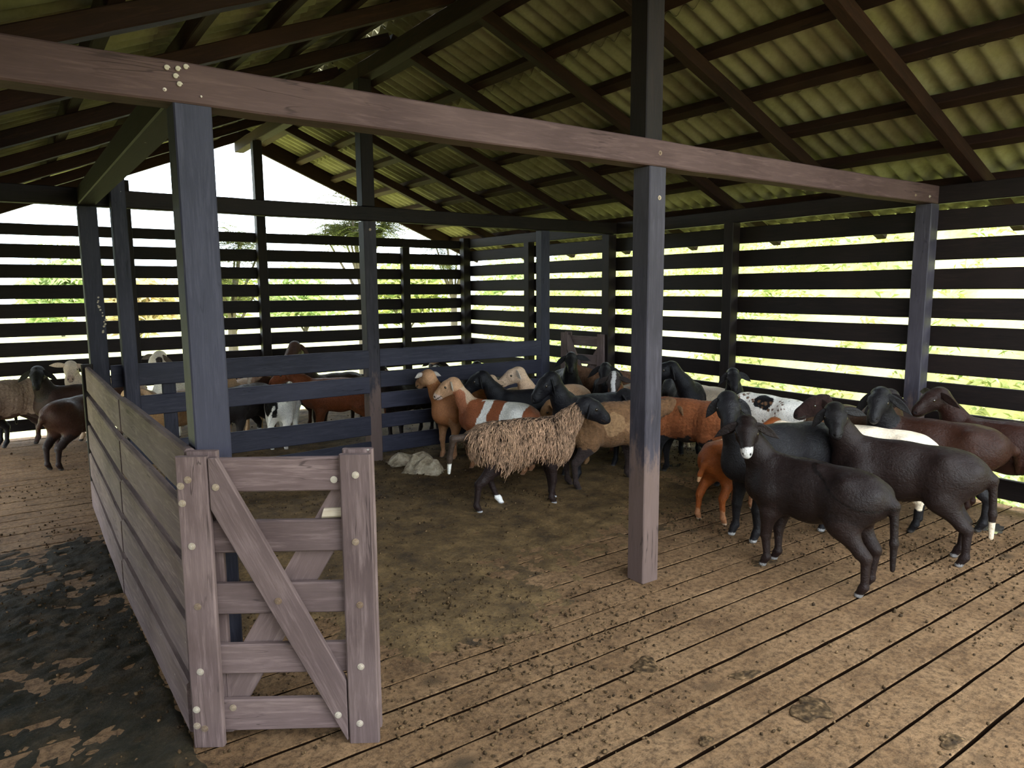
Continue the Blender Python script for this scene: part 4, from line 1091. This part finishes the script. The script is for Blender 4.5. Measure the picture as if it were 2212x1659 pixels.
sheep('sheep', 'black sheep facing left behind the chestnut belted sheep', (4.010, 5.288), 156, .99, dict(base=(.0085, .008, .010)), neck=(152, 50), head=(150, 35), res=.009, ears=(60, 60), earlen=.11)
sheep('sheep', 'tan-faced sheep with a lowered brow, near the inner fence', (4.122, 5.779), 206, .92, dict(base=TAN, head=(.52, .36, .24)), neck=(205, 52), head=(228, 55), res=.0105, ears=(15, 30), earlen=.11)
sheep('sheep', 'cream sheep in profile facing left with a white ear', (4.440, 5.502), 178, .96, dict(base=(.55, .33, .19), head=(.60, .42, .29), neck=(.60, .40, .26), ear=(.62, .54, .46)), neck=(170, 60), head=(152, 26), res=.009, ears=(20, -5), earlen=.13)
sheep('sheep', 'glossy black sheep lifting its head above the shaggy one', (4.104, 4.553), 180, 1.04, dict(base=(.0075, .007, .009)), neck=(178, 60), head=(168, 42), res=.0085, ears=(75, 60), earlen=.11)
sheep('sheep', 'light brown sheep whose rounded back shows beside the black one', (4.480, 4.806), 160, .90, dict(base=(.36, .19, .085)), neck=(160, 10), head=(160, 55), res=.0105)
sheep('sheep', 'red-brown sheep with a white-nosed face peering past the centre post', (5.050, 5.076), 200, .97, dict(base=(.12, .045, .022), head=(.03, .022, .02), muzzle=(.45, .42, .42), blaze=(.5, .47, .45)), neck=(215, 50), head=(222, 50), res=.0095, ears=(20, 30))
sheep('sheep', 'black sheep gazing at the camera, lower of two black faces', (5.138, 5.525), 226, .98, dict(base=(.009, .008, .009), muzzle=(.08, .09, .10)), neck=(226, 60), head=(222, 32), res=.009, ears=(35, 38), earlen=.16)
sheep('sheep', 'black sheep with ears held wide, in front of the inner gate', (5.128, 6.155), 236, 1.03, dict(base=(.0095, .0085, .009)), neck=(235, 66), head=(230, 30), res=.009, ears=(10, 38), earlen=.15)
sheep('sheep', 'curly brown sheep behind the black faces beside the wall post', (5.602, 5.882), 100, .99, dict(base=(.17, .085, .045)), neck=(100, 15), head=(100, 50), res=.0105, wool=.012)
# far pen behind the rail fence
sheep('sheep', 'white sheep with dark face patches looking over the rail fence', (1.548, 8.731), 240, 1.06, dict(base=WHT, patchface=(.04, .03, .03), head=(.72, .64, .54), ear=(.08, .06, .05)), neck=(240, 72), head=(225, 35), res=.0105, ears=(40, 10), earlen=.16)
sheep('sheep', 'brown sheep turned away, its back above the top rail', (2.440, 8.720), -28, 1.10, dict(base=(.060, .030, .021)), neck=(20, 62), head=(48, 30), res=.011, ears=(62, 45), earlen=.16)
sheep('sheep', 'pale tan sheep whose crown shows just over the top rail', (2.058, 7.964), 235, .97, dict(base=TAN, head=(.55, .36, .25)), neck=(235, 62), head=(232, 55), res=.011, ears=(45, 45))
sheep('sheep', 'white sheep with a black rump patch seen from behind through the fence', (2.299, 7.344), 60, .88, dict(base=WHT, spots=[(-.38, .06, .50, .11, BLK), (-.3, -.02, .45, .07, BLK)], legs=WHT), neck=(60, 20), head=(60, 50), res=.010, tail=(.06, .2))
sheep('sheep', 'chestnut sheep broadside behind the missing fence rail', (2.892, 7.211), 150, 1.0, dict(base=(.20, .058, .022), legs=(.16, .05, .02)), neck=(150, 35), head=(165, 30), res=.0095, tail=(.0, .25))
sheep('sheep', 'dark sheep with white shins left of the white rump', (1.953, 7.441), 220, .97, dict(base=(.020, .016, .016), shin=(.55, .52, .5), shin_below=.16, sock=(0, BLK)), neck=(220, 15), head=(220, 50), res=.0105)
sheep('sheep', 'tan sheep behind the left end of the rail fence', (1.357, 7.479), 215, .96, dict(base=(.33, .19, .09), head=(.52, .34, .22)), neck=(220, 35), head=(226, 40), res=.0105, ears=(25, 25))
sheep('sheep', 'brown sheep in the far pen with a pale face between the rails', (2.633, 8.012), 205, .97, dict(base=(.08, .035, .022), head=(.40, .25, .17), blaze=(.6, .5, .4)), neck=(205, 42), head=(222, 45), res=.0105)
sheep('sheep', 'dark brown sheep at the middle of the far pen, head up', (3.050, 7.800), 200, .98, dict(base=(.035, .02, .016)), neck=(205, 58), head=(210, 40), res=.0105)
sheep('sheep', 'dark sheep with pale ears behind the right fence, nearest the middle post', (3.534, 6.927), 205, .97, dict(base=(.025, .018, .017), head=(.03, .022, .02), ear=(.3, .22, .18)), neck=(212, 52), head=(222, 45), res=.0105, ears=(30, 30))
sheep('sheep', 'black and white faced sheep behind the right fence', (3.982, 6.748), 215, .95, dict(base=(.022, .018, .018), blaze=WHT), neck=(222, 52), head=(225, 50), res=.0105)
sheep('sheep', 'dark sheep with a tan brow behind the right fence', (4.383, 7.243), 200, .97, dict(base=(.030, .02, .018), crown=(.4, .25, .16)), neck=(208, 55), head=(215, 45), res=.0105)
sheep('sheep', 'black sheep behind the right end of the inner fence', (4.709, 6.858), 200, .96, dict(base=(.018, .016, .017)), neck=(205, 45), head=(215, 45), res=.0105)
# the aisle on the left
sheep('sheep', 'dusty grey-tan sheep at the left edge, head out of the picture', (-0.017, 8.792), 215, 1.06, dict(base=(.34, .24, .18), belly=(.13, .07, .05), legs=(.055, .032, .025), legs_below=.36), neck=(215, 20), head=(215, 50), res=.0095, wool=.006)
sheep('sheep', 'black sheep with drooping ears facing the camera in the aisle', (0.600, 8.470), 178, .98, dict(base=(.030, .014, .011), head=(.009, .008, .008), neck=(.018, .011, .009)), neck=(235, 64), head=(260, 36), res=.0095, ears=(42, 38), earlen=.15)
sheep('sheep', 'small brown sheep seen from behind at the end of the boarded fence', (0.530, 7.720), 42, .95, dict(base=(.050, .022, .015), legs=(.018, .010, .009), legs_below=.32), neck=(30, 25), head=(30, 45), res=.009, legs=((0, 0), (0, 0), (-.02, .03), (-.02, .06)), tail=(.05, .12))
sheep('sheep', 'cream-faced sheep with wide ears looking over the others in the aisle', (0.860, 8.920), 200, .98, dict(base=(.50, .36, .24), head=(.66, .52, .40), neck=(.68, .55, .42), muzzle=(.50, .36, .29), ear=(.62, .48, .38)), neck=(245, 66), head=(262, 30), res=.009, ears=(22, -8), earlen=.15)
sheep('sheep', 'black sheep barely showing at the left edge of the picture', (-0.383, 8.958), 200, .98, dict(base=BLK), neck=(200, 40), head=(205, 40), res=.011)
